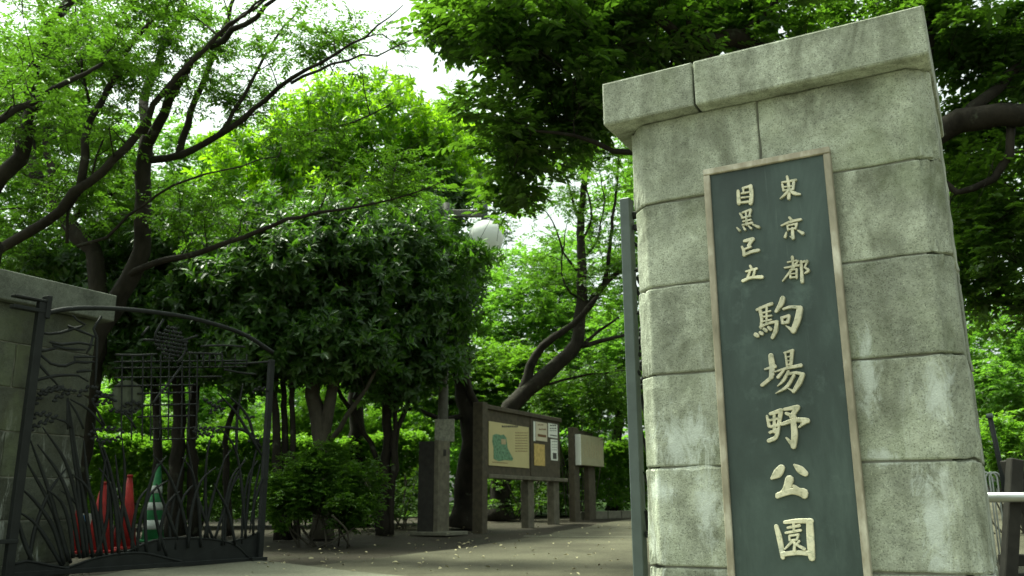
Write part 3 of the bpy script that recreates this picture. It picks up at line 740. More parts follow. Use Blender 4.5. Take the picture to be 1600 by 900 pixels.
def sprays(p, d, k, tw, L, kind, tone):
    """leaves of S sprays at p with direction d: returns pos, axis, nrm, len, tone"""
    S = len(p); d = unit(d)
    up = np.array([0, 0, 1.0])
    a = unit(np.cross(d, up + rng.normal(0, .15, (S, 3)))); b = np.cross(a, d)
    i_ = np.arange(k)[None, :, None]
    if kind == 'rosette':
        ph = (i_ * 2.39996 + rng.uniform(0, 6.28, (S, 1, 1)) + rng.normal(0, .25, (S, k, 1)))
        per = a[:, None] * np.cos(ph) + b[:, None] * np.sin(ph)
        al = 0.75 + 0.55 * (i_ / k) + rng.normal(0, .15, (S, k, 1))
        ax = d[:, None] * np.cos(al) + per * np.sin(al) - up * 0.15
        pos = p[:, None] - d[:, None] * tw * (i_ / k) ** 1.3
        nr = d[:, None] * np.sin(al) - per * np.cos(al) + up * .35 + rng.normal(0, .25, (S, k, 3))
    else:
        sg = np.where(i_ % 2 == 0, 1.0, -1.0)
        al = 0.95 - 0.6 * (1 - i_ / k) ** 3 + rng.normal(0, .2, (S, k, 1))
        ax = d[:, None] * np.cos(al) + sg * a[:, None] * np.sin(al) - up * rng.uniform(0, .4, (S, k, 1)) + rng.normal(0, .12, (S, k, 3))
        pos = p[:, None] - d[:, None] * tw * (i_ / k) - up * tw * .12 * (1 - i_ / k)
        nr = b[:, None] * 1.0 + up * .5 + rng.normal(0, .35, (S, k, 3))
    Ln = L * np.clip(rng.normal(.9, .24, (S, k)), .4, 1.4)
    return pos.reshape(-1, 3), ax.reshape(-1, 3), nr.reshape(-1, 3), Ln.ravel(), np.repeat(tone, k)
def blob_clumps(c, r, n, shell=0.55):
    d = unit(rng.normal(size=(n, 3))); q = shell + (1 - shell) * rng.random((n, 1)) ** 0.6
    q = np.where(rng.random((n, 1)) < .18, q * rng.uniform(.4, 1, (n, 1)), q)
    return np.asarray(c) + d * q * np.asarray(r), d
def foliage(parent, blobs, mat, kind='rosette', L=.1, wr=.38, k=9, tw=.10, cr=.42, ns=26, fine=True, skel=None, twigm=None, out=0.7, upb=0.35, name='crown', shell=.55, flat=.75, base=(0, 0, 0)):
    """blobs: (centre, radii, clumps). A clump is a cloud of sprays; gaps stay between clumps."""
    PP, DD, TT, CC = [], [], [], []
    for c, r, n in blobs:
        cc, dd = blob_clumps(c, r, n, shell)
        for q in range(n):
            m_ = max(4, int(ns * rng.uniform(.5, 1.4))); rad = cr * rng.uniform(.65, 1.3)
            off = unit(rng.normal(size=(m_, 3))) * (rng.random((m_, 1)) ** .5) * rad * np.array([1, 1, flat])
            PP.append(cc[q] + off); DD.append(dd[q] * out + unit(off) * .8 + np.array([0, 0, upb]) + rng.normal(0, .35, (m_, 3)))
            TT.append(np.full(m_, rng.random())); CC.append(cc[q])
    P = np.vstack(PP); D = np.vstack(DD); T = np.concatenate(TT)
    keep = P[:, 2] + base[2] > gh(P[:, 1] + base[1]) + .06
    P, D, T = P[keep], D[keep], T[keep]
    if kind == 'flat': D[:, 2] *= .35
    ps, ax, nr, Ln, tn = sprays(P, D, k, tw, L, kind, T)
    build_leaves(name, ps, ax, nr, Ln, wr, mat, parent, tn, fine)
    if skel is not None:
        # connect each clump to the skeleton with a curved branch
        S = np.vstack([s_[0] for s_ in skel]); SR = np.concatenate([s_[1] for s_ in skel])
        tb = Tubes()
        CA = np.array(CC)
        dmin = np.array([np.linalg.norm(S - c_, axis=1).min() for c_ in CA])
        for ci in np.argsort(dmin):
            c_ = CA[ci]
            dist = np.linalg.norm(S - c_, axis=1) + 1.2 * np.clip(S[:, 2] - c_[2] + .15, 0, None)
            j_ = int(np.argmin(dist)); s0 = S[j_]; ln = np.linalg.norm(c_ - s0)
            if ln < .1: continue
            mid = (s0 + c_) / 2 + rng.normal(0, .10 * ln, 3) + np.array([0, 0, .08 * ln])
            pts = catmull(np.array([s0, mid, c_, c_ + (c_ - mid) * .35]), max(.12, ln / 8))
            r0 = min(.006 + .008 * ln, SR[j_] * .75 + .002, .022)
            rr = np.linspace(r0, .003, len(pts))
            tb.add(pts, rr, 4)
            S = np.vstack([S, pts[1:]]); SR = np.concatenate([SR, rr[1:]])
            for _ in range(2):
                e_ = c_ + rng.normal(0, cr * .6, 3); m2 = pts[int(len(pts) * rng.uniform(.4, .8))]
                tb.add(np.array([m2, (m2 + e_) / 2 + rng.normal(0, .05, 3), e_]), [.004, .003, .002], 4)
        if tb.v: tag(tb.build('twigs', twigm, parent), kind='stuff')
def limb_pts(pts, r0, r1, step=.18, wob=.012):
    P = np.array([at(*q) if len(q) == 3 else q[:3] for q in pts]) if not isinstance(pts, np.ndarray) else pts
    C = catmull(P, step)
    C[1:-1] += rng.normal(0, wob, (len(C) - 2, 3))
    return C, np.linspace(1, 0, len(C)) ** .9 * (r0 - r1) + r1
def make_tree(name, label, limbs, group=None, barkm='bark_dark', cat='tree', base=None):
    """limbs: (points, r0, r1); the first one is the trunk"""
    root = empty(name, tuple(base) if base is not None else (0, 0, 0)); tag(root, label, cat, group)
    inv = np.array(base if base is not None else (0, 0, 0))
    sk = []
    for k_, (pts, r0, r1) in enumerate(limbs):
        C, rad = limb_pts(pts, r0, r1)
        if k_ == 0:
            low = np.clip(1 - (C[:, 2] - C[0, 2]) / .5, 0, 1); rad = rad * (1 + .45 * low ** 2)
        t = Tubes(); t.add(C - inv, rad, 10 if r0 > .06 else 7, .04); t.build('trunk' if k_ == 0 else 'limb', M[barkm], root)
        sk.append((C, rad))
    return root, sk, inv
def crown(tree, blobs, mat, **kw):
    root, sk, inv = tree
    b2 = [(np.asarray(c) - inv, r, n) for c, r, n in blobs]
    s2 = [(C[rad < .13] - inv if (rad < .13).any() else C[-2:] - inv, rad[rad < .13] if (rad < .13).any() else rad[-2:]) for C, rad in sk]
    foliage(root, b2, mat, base=inv, skel=s2, twigm=kw.pop('twigm', M['bark_dark']), **kw)
PX = lambda Y: Y * 1.03 / FPX
def B(px, py, Y, rx, ry, rd, n):
    return (at(px, py, Y), (rx * PX(Y), rd, ry * PX(Y)), n)

# ------------------------------------------------------------------ trees
# left group behind the grey pillar: open crowns, dark leaning limbs, thin fresh leaves
def Q(pts, f, y0=0.0):                                     # traced limb points (already photo pixels)
    return pts
b = foot(80, 10.6)
t1 = make_tree('forked_tree', 'dark forked tree behind the grey pillar with limbs reaching over the gate', [
    ([tuple(b) + (0,), (120, 600, 10.6), (185, 462, 10.6), (213, 415, 10.6), (226, 345, 10.6), (222, 277, 10.6), (230, 212, 10.5)], .15, .09),
    ([(232, 225, 10.5), (256, 176, 10.4), (300, 95, 10.2), (350, 60, 10.0), (435, -5, 9.6)], .07, .022),
    ([(230, 212, 10.5), (224, 170, 10.6), (232, 130, 10.8), (262, 60, 11.0), (300, -30, 11.2)], .07, .03),
    ([(238, 250, 10.5), (282, 243, 10.3), (340, 212, 10.0), (415, 155, 9.7), (480, 110, 9.4), (550, 70, 9.1), (630, 8, 8.8)], .050, .005),
    ([(280, 240, 10.3), (300, 175, 10.4), (325, 105, 10.5), (362, 10, 10.6), (380, -60, 10.6)], .05, .02),
    ([(190, 440, 10.6), (240, 412, 10.4), (320, 390, 10.2), (380, 370, 10.0), (450, 345, 9.8), (550, 325, 9.6), (640, 305, 9.4), (700, 280, 9.2)], .046, .004),
    ([(455, 130, 9.5), (520, 100, 9.2), (590, 85, 9.0), (650, 60, 8.8)], .02, .006),
    ([(120, 385, 9.6), (165, 370, 9.6), (225, 320, 9.5), (300, 280, 9.4), (435, 245, 9.2)], .02, .006),
    ([(300, 95, 10.2), (360, 40, 10.2), (400, 10, 10.3), (440, -30, 10.3)], .04, .015),
    ([(340, 212, 10.0), (380, 150, 10.1), (430, 60, 10.2), (470, 10, 10.2)], .03, .01),
    ([(480, 210, 10.0), (520, 200, 9.8), (580, 180, 9.7), (615, 160, 9.6)], .02, .006),
], base=b)
crown(t1, [B(330, 60, 10.4, 120, 90, 1.0, 30), B(500, 60, 9.6, 150, 70, .8, 26), B(470, 215, 9.9, 120, 70, .7, 14), B(600, 285, 9.6, 120, 55, .6, 18), B(300, 330, 10.2, 110, 60, .7, 18), B(370, 150, 10.4, 90, 60, .8, 20)],
      M['leaf_decid'], kind='flat', L=.062, wr=.45, k=12, tw=.26, cr=.42, ns=13, shell=.2, flat=.5, fine=False)
b = foot(-60, 9.6)
t2 = make_tree('leaning_tree', 'leafy tree at the left edge sending a long limb up rightward, with unseen crown added for shade', [
    ([tuple(b) + (0,), (-50, 430, 9.6), (0, 385, 9.6), (35, 367, 9.6), (70, 348, 9.5), (118, 303, 9.4), (160, 270, 9.3), (200, 228, 9.2), (232, 185, 9.1), (275, 120, 9.0), (340, 55, 8.9), (420, -10, 8.7)], .105, .010),
    ([(126, 295, 9.4), (131, 245, 9.4), (139, 197, 9.4), (170, 139, 9.5), (208, 64, 9.6), (290, -10, 9.7)], .05, .02),
    ([(140, 160, 9.5), (128, 110, 9.5), (122, 50, 9.5), (118, 0, 9.5)], .018, .008),
    ([(105, 380, 9.6), (108, 330, 9.5), (140, 280, 9.4), (160, 215, 9.4), (175, 192, 9.4)], .02, .008),
    ([(-40, 330, 9.7), (0, 277, 9.7), (32, 245, 9.7), (50, 165, 9.8), (55, 105, 9.8), (75, 42, 9.9), (108, 4, 9.9), (150, -60, 10)], .10, .05),
    ([(75, 42, 9.9), (60, 10, 9.9), (50, -30, 9.9)], .03, .015),
    ([(-55, 470, 9.6), (-5.2, 8.4, 3.2, 0), (-5.9, 6.8, 4.3, 0), (-6.6, 5.0, 4.4, 0), (-7.2, 3.0, 4.2, 0)], .09, .03),  # out-of-view bough added to carry the shading crown
    ([(-5.5, 7.8, 3.7, 0), (-5.0, 8.2, 4.5, 0), (-4.4, 8.6, 5.2, 0)], .05, .02),
], base=b)
crown(t2, [B(60, 130, 9.8, 130, 150, 1.2, 56), B(180, 80, 9.6, 110, 100, 1.0, 30), B(120, 290, 10.6, 120, 90, .8, 34), B(250, 20, 9.2, 120, 60, .9, 20), (np.array([-6.0, 6.5, 4.6]), (1.8, 2.6, 1.1), 60), (np.array([-7.2, 4.0, 4.2]), (1.6, 2.4, 1.2), 50), (np.array([-4.6, 8.6, 5.2]), (1.2, 1.6, .9), 30)],  # crown carried out of view at left, added to shade pillar and gate
      M['leaf_decid'], kind='flat', L=.062, wr=.45, k=12, tw=.26, cr=.44, ns=15, shell=.2, flat=.6, fine=False)
b = foot(110, 12.0)
t3 = make_tree('slanting_tree', 'dark slanting trunk between grey pillar and forked tree', [
    ([tuple(b) + (0,), (154, 452, 12), (123, 368, 12), (104, 341, 12), (75, 298, 12), (50, 256, 12), (40, 180, 12.2)], .17, .08),
    ([(80, 300, 12), (82, 270, 12), (72, 225, 12.1), (80, 150, 12.2)], .06, .03),
    ([(110, 345, 12), (180, 300, 12.2), (240, 240, 12.5)], .05, .02),
], base=b)
crown(t3, [B(60, 180, 12.8, 140, 130, 1.2, 70), B(200, 330, 12.6, 140, 80, .9, 50), B(30, 380, 12.6, 90, 60, .8, 34), B(150, 60, 13.2, 130, 80, 1.0, 44)],
      M['leaf_decid'], kind='flat', L=.08, wr=.42, k=11, tw=.26, cr=.45, ns=13, shell=.25, flat=.55, fine=False)

# evergreen broadleaved trees in the middle
EV = dict(kind='rosette', L=.125, wr=.40, k=9, tw=.11, cr=.44, ns=28, shell=.5, fine=False)
b = foot(505, 12.6)
e1 = make_tree('evergreen_tree', 'tall evergreen on a pale double trunk above the small shrub', [
    ([tuple(b) + (0,), (503, 700, 12.6), (492, 640, 12.6), (488, 570, 12.6), (494, 480, 12.8), (505, 340, 13)], .13, .07),
    ([(503, 700, 12.6), (516, 630, 12.55), (527, 560, 12.5), (540, 460, 12.5), (560, 360, 12.6)], .09, .05),
    ([(515, 690, 12.6), (545, 650, 12.4), (570, 610, 12.3), (600, 560, 12.2)], .04, .02),
], base=b, barkm='bark_grey')
crown(e1, [B(480, 440, 12.6, 120, 115, 1.2, 90), B(520, 385, 13.0, 120, 70, 1.2, 70), B(420, 400, 12.8, 90, 85, 1.1, 56), B(500, 545, 12.4, 110, 45, .9, 44)], M['leaf_ever'], **EV)
b = foot(600, 13.4)
e2 = make_tree('evergreen_tree', 'dense evergreen on slender splayed stems left of the dark wooden column', [
    ([tuple(b) + (0,), (604, 740, 13.4), (606, 680, 13.4), (604, 600, 13.4), (610, 500, 13.5), (620, 380, 13.6)], .09, .04),
    ([tuple(b + np.array([-.08, .05, 0])) + (0,), (588, 720, 13.4), (560, 660, 13.3), (535, 620, 13.3), (520, 560, 13.3)], .05, .025),
    ([tuple(b + np.array([.06, .05, 0])) + (0,), (615, 730, 13.4), (622, 670, 13.4), (645, 610, 13.5), (655, 540, 13.5)], .055, .03),
    ([tuple(b + np.array([.12, -.05, 0])) + (0,), (612, 760, 13.35), (618, 650, 13.3), (614, 590, 13.3)], .045, .03),
], base=b)
crown(e2, [B(620, 480, 13.4, 115, 100, 1.2, 80), B(635, 395, 13.6, 90, 70, 1.2, 64), B(620, 570, 13.4, 90, 45, .9, 44), B(745, 392, 13.2, 24, 22, .1, 3)], M['leaf_ever'], **EV)
b = foot(724, 14.8)
e3 = make_tree('evergreen_tree', 'thick dark crooked trunk rising behind the wooden column and notice board', [
    ([tuple(b) + (0,), (730, 750, 14.8), (737, 690, 14.8), (730, 640, 14.8), (721, 590, 14.8), (712, 530, 14.8), (700, 430, 14.8), (690, 300, 14.8)], .20, .06),
    ([(738, 665, 14.8), (748, 640, 14.7), (735, 612, 14.6), (728, 590, 14.6), (735, 540, 14.5)], .07, .03),
    ([(728, 650, 14.8), (690, 655, 14.5), (650, 640, 14.3), (615, 645, 14.2)], .05, .02),
], base=b)
crown(e3, [B(680, 440, 14.7, 55, 130, .8, 50), B(665, 330, 15.0, 60, 80, 1.0, 36)], M['leaf_ever'], **EV)
b = foot(440, 12.4)
e4 = make_tree('evergreen_tree', 'dark evergreen on three thin upright poles beside the gate end', [
    ([tuple(b) + (0,), (432, 700, 12.4), (428, 620, 12.4), (425, 540, 12.4), (400, 430, 12.5)], .07, .03),
    ([tuple(b + np.array([.1, .1, 0])) + (0,), (446, 700, 12.5), (443, 600, 12.5), (440, 520, 12.5)], .06, .03),
    ([tuple(b + np.array([.22, .05, 0])) + (0,), (458, 700, 12.45), (457, 600, 12.45), (462, 520, 12.5)], .05, .03),
], base=b)
crown(e4, [B(380, 470, 12.5, 110, 90, 1.1, 76), B(330, 400, 12.9, 110, 100, 1.1, 66), B(410, 550, 12.3, 80, 50, .8, 40)], M['leaf_ever'], **EV)
b = foot(275, 13.2)
e5 = make_tree('evergreen_tree', 'shaded evergreen with several trunks seen through the iron gate', [
    ([tuple(b) + (0,), (276, 720, 13.2), (280, 640, 13.2), (272, 560, 13.2), (255, 450, 13.2)], .12, .06),
    ([tuple(b + np.array([.25, .1, 0])) + (0,), (300, 700, 13.3), (304, 620, 13.3), (315, 540, 13.3)], .09, .05),
    ([tuple(b + np.array([-.3, .1, 0])) + (0,), (247, 700, 13.3), (243, 620, 13.3), (235, 540, 13.4)], .08, .05),
    ([tuple(b + np.array([.75, .2, 0])) + (0,), (352, 690, 13.4), (378, 610, 13.4), (395, 540, 13.4)], .06, .03),
], base=b)
crown(e5, [B(250, 480, 13.2, 130, 70, 1.1, 74), B(170, 440, 13.5, 110, 70, 1.0, 46), B(330, 540, 13.2, 100, 50, 1.0, 56), B(240, 380, 13.8, 140, 80, 1.1, 56), B(220, 560, 13.3, 90, 40, .9, 40)], M['leaf_ever'], **EV)

b = foot(560, 16.0)
e6 = make_tree('evergreen_tree', 'sunlit tree forming the bright yellow green dome above the dark evergreens', [
    ([tuple(b) + (0,), (556, 640, 16), (560, 480, 16), (565, 330, 15.9), (570, 200, 15.8)], .16, .05),
    ([(560, 460, 16), (500, 360, 15.6), (440, 290, 15.3)], .08, .03),
    ([(560, 440, 16), (620, 340, 15.9), (680, 260, 15.8)], .08, .03),
], base=b)
crown(e6, [B(565, 225, 15.4, 150, 105, 1.4, 150), B(430, 280, 15.0, 115, 85, 1.2, 90), B(690, 255, 15.7, 70, 90, 1.1, 60), B(540, 330, 14.2, 170, 50, .5, 50)], M['leaf_lime'], kind='rosette', L=.135, wr=.38, k=9, tw=.12, cr=.44, ns=16, shell=.55)

# the big overhanging tree behind the pale pillar
b = foot(1385, 9.2)
o1 = make_tree('overhanging_tree', 'big shady tree behind the pale pillar with thick limbs overhead', [
    ([tuple(b) + (0,), (1385, 640, 9.2), (1390, 450, 9.2), (1400, 300, 9.1), (1425, 240, 9.0)], .34, .26),
    ([(1410, 270, 9.0), (1450, 218, 8.9), (1500, 190, 8.8), (1560, 180, 8.6), (1640, 172, 8.4), (1800, 120, 8.2)], .155, .09),
    ([(1400, 300, 9.1), (1330, 200, 9.2), (1230, 110, 9.0), (1150, 60, 8.8), (1092, 70, 8.6), (1080, 20, 8.6), (1070, -60, 8.6)], .18, .05),
    ([(1230, 110, 9.0), (1120, 100, 8.8), (1040, 40, 8.5), (960, 10, 8.2), (880, -10, 8.0)], .09, .03),
    ([(1360, 240, 9.1), (1200, 230, 8.9), (1050, 235, 8.7), (960, 235, 8.5), (900, 212, 8.3), (840, 205, 8.1)], .08, .012),
    ([(1580, 185, 8.6), (1578, 240, 8.6), (1550, 280, 8.7), (1490, 300, 8.8), (1450, 250, 8.9)], .05, .03),
    ([(1500, 190, 8.8), (1540, 150, 8.9), (1600, 100, 9.0), (1680, 40, 9.0)], .07, .04),
    ([(1420, 240, 9.0), (1430, 120, 9.2), (1460, 0, 9.3), (1500, -120, 9.3)], .18, .09),
    ([(1150, 60, 8.8), (1200, 20, 8.8), (1260, -40, 8.8)], .05, .03),
    ([(1330, 200, 9.2), (1260, 60, 9.6), (1160, 0, 9.8), (1090, -60, 9.9)], .07, .04),
], base=b)
OV = dict(kind='flat', L=.105, wr=.52, k=9, tw=.26, cr=.50, ns=14, shell=.25, flat=.55, fine=True)
crown(o1, [B(830, 40, 8.2, 150, 110, 1.0, 70), B(1000, 40, 8.8, 150, 110, 1.2, 70), B(1180, 20, 9.2, 160, 110, 1.3, 60), B(1380, 0, 9.6, 160, 120, 1.4, 56), B(1550, 60, 9.2, 130, 120, 1.2, 60), B(1540, 330, 9.6, 130, 110, 1.2, 56),
           B(800, 210, 8.6, 85, 70, .8, 26), B(810, 300, 9.0, 50, 35, .5, 9), B(910, 170, 8.8, 90, 80, .9, 28), B(700, 20, 8.3, 50, 40, .6, 9), B(1560, 450, 10, 90, 80, 1.0, 28), B(1545, 225, 10.2, 110, 60, .8, 30)], M['leaf_shade'], **OV)

# thin leaning tree behind the notice boards
def T6(x, y, Y=17.5): return (780 + x / 2.141, 220 + y / 2.141, Y)
b = foot(782, 17.5)
t6 = make_tree('leaning_tree', 'slim dark tree leaning right behind the notice boards with open branching', [
    ([tuple(b) + (0,), (783, 720, 17.5), T6(20, 930), T6(55, 870), T6(100, 830), T6(200, 742), T6(262, 672), T6(270, 580), T6(277, 540), T6(275, 400), T6(272, 250), T6(285, 130), T6(300, 10)], .21, .035),
    ([T6(80, 850), T6(95, 790), T6(120, 720), T6(180, 660, 17.3), T6(250, 610, 17.2), T6(330, 520, 17.0)], .11, .04),
    ([T6(280, 575), T6(340, 495), T6(395, 440), T6(440, 420)], .09, .04),
    ([T6(350, 480), T6(362, 420), T6(375, 290), T6(392, 150), T6(400, 20)], .05, .015),
    ([T6(262, 690), T6(340, 670), T6(420, 650)], .06, .03),
    ([T6(150, 815), T6(270, 785), T6(420, 768)], .03, .012),
    ([T6(272, 270), T6(240, 180), T6(220, 120), T6(215, 30)], .035, .012),
    ([T6(275, 450), T6(215, 370), T6(180, 270), T6(140, 220)], .03, .01),
    ([T6(278, 330), T6(310, 250), T6(290, 130), T6(330, 20)], .03, .01),
    ([T6(272, 530), T6(220, 480), T6(210, 400), T6(230, 260)], .025, .008),
    ([T6(285, 390), T6(330, 330), T6(350, 190), T6(330, 60)], .025, .008),
    ([T6(255, 700), T6(330, 640), T6(400, 590)], .045, .02),
], base=b)
crown(t6, [B(900, 300, 17.4, 90, 110, 1.3, 36), B(930, 430, 17.6, 60, 80, 1.0, 20), B(850, 430, 18, 50, 70, .8, 14), B(960, 250, 17.2, 50, 110, 1.0, 18), B(930, 590, 18.0, 70, 55, 1.0, 34), B(860, 620, 18.2, 50, 40, .8, 18)],
      M['leaf_decid'], kind='flat', L=.085, wr=.42, k=10, tw=.28, cr=.5, ns=13, shell=.2, flat=.6, fine=False)

# background trees
def far_tree(label, px, Y, blobs, mat='leaf_far', L=.13, ns=24, cr=.7, tr=.16, group='trees beyond the park entrance'):
    b = foot(px, Y); top = np.mean([x[0] for x in blobs], axis=0)
    t = make_tree('background_tree', label, [([tuple(b) + (0,), tuple(b * .65 + top * .35 + rng.normal(0, .15, 3)) + (0,), tuple(b * .2 + top * .8 + rng.normal(0, .2, 3)) + (0,)], tr, .04)], group=group, base=b)
    crown(t, blobs, M[mat], kind='flat', L=L, wr=.5, k=9, tw=.34, cr=cr, ns=ns, shell=.4, flat=.7, fine=False)
far_tree('bright rounded tree in the gap right of the lamp globe', 830, 23, [B(830, 500, 23, 90, 110, 2.2, 90), B(900, 470, 24, 90, 110, 2.0, 70)])
far_tree('pale sunlit tree above the lamp globe in the distance', 720, 27, [B(725, 230, 27, 70, 90, 2.0, 60), B(740, 420, 27, 80, 110, 2.0, 60)])
far_tree('bright leafy tree at the left edge behind the forked trees', 40, 19, [B(30, 200, 19, 130, 190, 2.0, 90), B(60, 420, 18, 120, 80, 1.6, 60)])
far_tree('sunlit tree between the forked trees and the evergreens', 300, 21, [B(270, 300, 21, 120, 120, 2.2, 90), B(400, 300, 22, 100, 120, 2.0, 60)])
far_tree('light feathery tree right of the pale pillar', 1580, 19, [B(1590, 560, 19, 110, 130, 2.0, 90), B(1700, 500, 20, 120, 160, 2.0, 60)])
far_tree('dim tree behind the big limb right of the pale pillar', 1425, 17, [B(1530, 330, 16, 120, 120, 1.6, 50)], mat='leaf_shade')
far_tree('leafy tree filling the gap beside the grey gate post', 960, 21, [B(980, 560, 21, 90, 100, 1.6, 70), B(1000, 330, 21, 70, 150, 1.6, 50)])
far_tree('shady tree behind the notice board', 800, 20.5, [B(790, 600, 20.5, 70, 70, 1.3, 50), B(700, 600, 20, 60, 60, 1.2, 36)], mat='leaf_shade')

# far wood: one mass behind everything
fb = []
for k_ in range(30):
    for row in (0, 1):
        x_ = -31 + k_ * 2.2 + row
        fb.append((np.array([x_, 36 + row * 6 + rng.uniform(-2, 2), 2.9 + rng.uniform(0, 1.2) + row * 1.8]), (2.0, 1.6, 3.4), 24))
wood = empty('distant_wood'); tag(wood, 'distant bright wood closing the view behind the trees', 'wood', kind='stuff')
foliage(wood, fb, M['leaf_far'], kind='flat', L=.32, wr=.6, k=8, tw=.6, cr=1.0, ns=14, fine=False, shell=.3, name='foliage')

far_tree('sunlit bushy tree seen low through the iron gate', 330, 25, [B(330, 640, 25, 100, 70, 2.0, 70), B(200, 650, 25, 90, 70, 2.0, 60)], L=.16)
far_tree('sunlit bushy tree low between the evergreen trunks', 560, 26, [B(540, 640, 26, 110, 70, 2.0, 70), B(660, 640, 26, 90, 70, 2.0, 60)], L=.16)
far_tree('bushy tree glimpsed low at the left of the grey pillar', 60, 26, [B(40, 600, 26, 130, 110, 2.0, 70)], L=.16)
# hedges and shrubs
def hedge(label, p0, p1, h, dep, n, mat='leaf_hedge', L=.055, name='hedge', rough=.0):
    p0 = np.asarray(p0); p1 = np.asarray(p1); ax = p1 - p0; ln = np.linalg.norm(ax); ax = ax / ln
    sd = np.array([-ax[1], ax[0], 0])
    root = empty(name, tuple(p0)); tag(root, label, 'hedge')
    s = rng.random(n) * ln; face = rng.random(n)
    w = np.where(face < .40, -dep / 2, np.where(face < .75, rng.uniform(-dep / 2, dep / 2, n), dep / 2)) + rng.normal(0, .06, n)
    z = np.where((face >= .40) & (face < .75), h, h * rng.uniform(0.04, 1, n) ** .75) + rng.normal(0, .05, n) + .06 * np.sin(s * 2.3) + rough * (np.sin(s * 1.1) + .6 * np.sin(s * 2.9 + 1) + rng.normal(0, .5, n)) * (face < 2)
    P = ax[None] * s[:, None] + sd[None] * w[:, None]; P[:, 2] += z
    P[:, 2] += gh(P[:, 1] + p0[1]) - p0[2]
    P = P[z > .02]; m_ = len(P); w = w[z > .02]; z = z[z > .02]
    D = sd[None] * (w / dep * 2)[:, None] + np.array([0, 0, .9]) + rng.normal(0, .5, (m_, 3))
    ps, axx, nr, Ln, tn = sprays(P, D, 8, .12, L, 'flat', .5 + .5 * np.sin(s[:m_] * 3.1) * rng.random(m_))
    build_leaves('foliage', ps, axx, nr, Ln, .55, M[mat], root, tn, False)
    t = Tubes()
    for k_ in range(int(ln / .35)):
        c_ = ax * (k_ + .5) * .35 + sd * rng.normal(0, dep * .15); c_[2] = float(gh(c_[1] + p0[1])) - p0[2]
        for _ in range(3):
            e_ = c_ + np.array([rng.normal(0, .15), rng.normal(0, .15), h * rng.uniform(.7, .95)])
            t.add(np.array([c_, (c_ + e_) / 2 + rng.normal(0, .05, 3), e_]), [.016, .011, .005], 4)
    tag(t.build('stems', M['bark_grey'], root), kind='stuff')
    return root
hedge('long clipped hedge seen through the iron gate under the evergreens', foot(60, 15.2), foot(660, 16.6), 1.45, .9, 12500, L=.068)
hedge('bright clipped hedge row on the lawn beyond the long hedge', foot(40, 21), foot(690, 22.5), 2.1, 1.8, 9500, L=.10, rough=.35)
hedge('low hedge behind the notice boards beside the kerb', foot(735, 19.0), foot(1080, 20.2), 1.40, 1.0, 9000, L=.068)
def shrub(label, blobs, base, mat='leaf_hedge', stems=9, h=.8, L=.05, name='shrub', ns=22, cr=.22, **kw):
    root = empty(name, tuple(base)); tag(root, label, 'shrub')
    b2 = [(np.asarray(c) - base, r, n) for c, r, n in blobs]
    foliage(root, b2, M[mat], kind='flat', L=L, wr=.5, k=9, tw=.14, cr=cr, ns=ns, fine=False, base=base, name='foliage', **kw)
    t = Tubes()
    for k_ in range(stems):
        c_ = np.array([rng.normal(0, .22), rng.normal(0, .12), 0]); c_[2] = float(gh(c_[1] + base[1]) - base[2]) - .02
        e_ = c_ + np.array([rng.normal(0, .4), rng.normal(0, .2), h * rng.uniform(.8, 1.2)])
        t.add(catmull(np.array([c_, c_ * .6 + e_ * .4 + rng.normal(0, .06, 3), e_]), .1), .012, 5)
    tag(t.build('stems', M['bark_grey'], root), kind='stuff')
shrub('rounded small-leaved shrub with bare stems beside the gate end', [B(495, 760, 11.4, 72, 52, .6, 74), B(445, 775, 11.2, 42, 50, .5, 40), B(555, 780, 11.6, 44, 46, .45, 36), B(520, 715, 11.5, 45, 26, .4, 14), B(465, 722, 11.3, 34, 24, .35, 10), B(585, 745, 11.7, 14, 26, .2, 4)], foot(500, 11.4), mat='leaf_decid', L=.05, cr=.20, ns=24, shell=.15, stems=12, h=.45)
shrub('dark low bush under the trees right of the small shrub', [B(640, 770, 15.2, 60, 40, .6, 26), B(560, 790, 14.8, 40, 28, .5, 14)], foot(620, 15.2), mat='leaf_shade')
shrub('dark drooping bush behind the map board posts', [B(800, 770, 17.6, 70, 36, .7, 34)], foot(800, 17.6), mat='leaf_shade')
shrub('leafy bush shading the top of the small notice panel', [B(890, 620, 18.4, 60, 50, .9, 40), B(950, 640, 18.4, 50, 40, .8, 26)], foot(905, 18.8), mat='leaf_shade', L=.07, cr=.35, h=2.2)
shrub('ferny green bush right of the pale pillar', [B(1575, 690, 12.5, 60, 40, .7, 30)], foot(1580, 12.5), L=.07)

# ------------------------------------------------------------------ lamp, column, boards
b = foot(690, 13.85)
lamp = empty('park_lamp', tuple(b)); tag(lamp, 'tall park lamp with a white globe half hidden in the leaves', 'lamp')
zt = at(690, 318, 13.85)[2] - b[2]
t = Tubes(); t.add(np.array([(0, 0, -.05), (0, 0, zt * .5), (0, 0, zt)]), [.085, .078, .07], 14); t.build('pole', M['pole'], lamp)
gx = at(757, 330, 13.85)[0] - b[0]
box('arm', .06, gx, -.045, .045, zt - .24, zt - .12, M['pole'], lamp, .01)
t = Tubes(); gzc = at(760, 371, 13.85)[2] - b[2]
t.add(np.array([(gx, 0, gzc + .24), (gx, 0, zt + .16)]), [.055, .055], 12); t.build('globe_stem', M['iron_grey'], lamp)
bm = bmesh.new(); bmesh.ops.create_uvsphere(bm, u_segments=32, v_segments=20, radius=.29, matrix=Matrix.Translation((gx + .03, 0, gzc)))
mesh_bm('globe', bm, M['globe'], lamp, True)
# plate fixed to the pole
zq0, zq1 = at(693, 690, 13.75)[2] - b[2], at(693, 655, 13.75)[2] - b[2]
box('plate', -.115, .19, -.125, -.095, zq0, zq1, M['plate_grey'], lamp, .004)

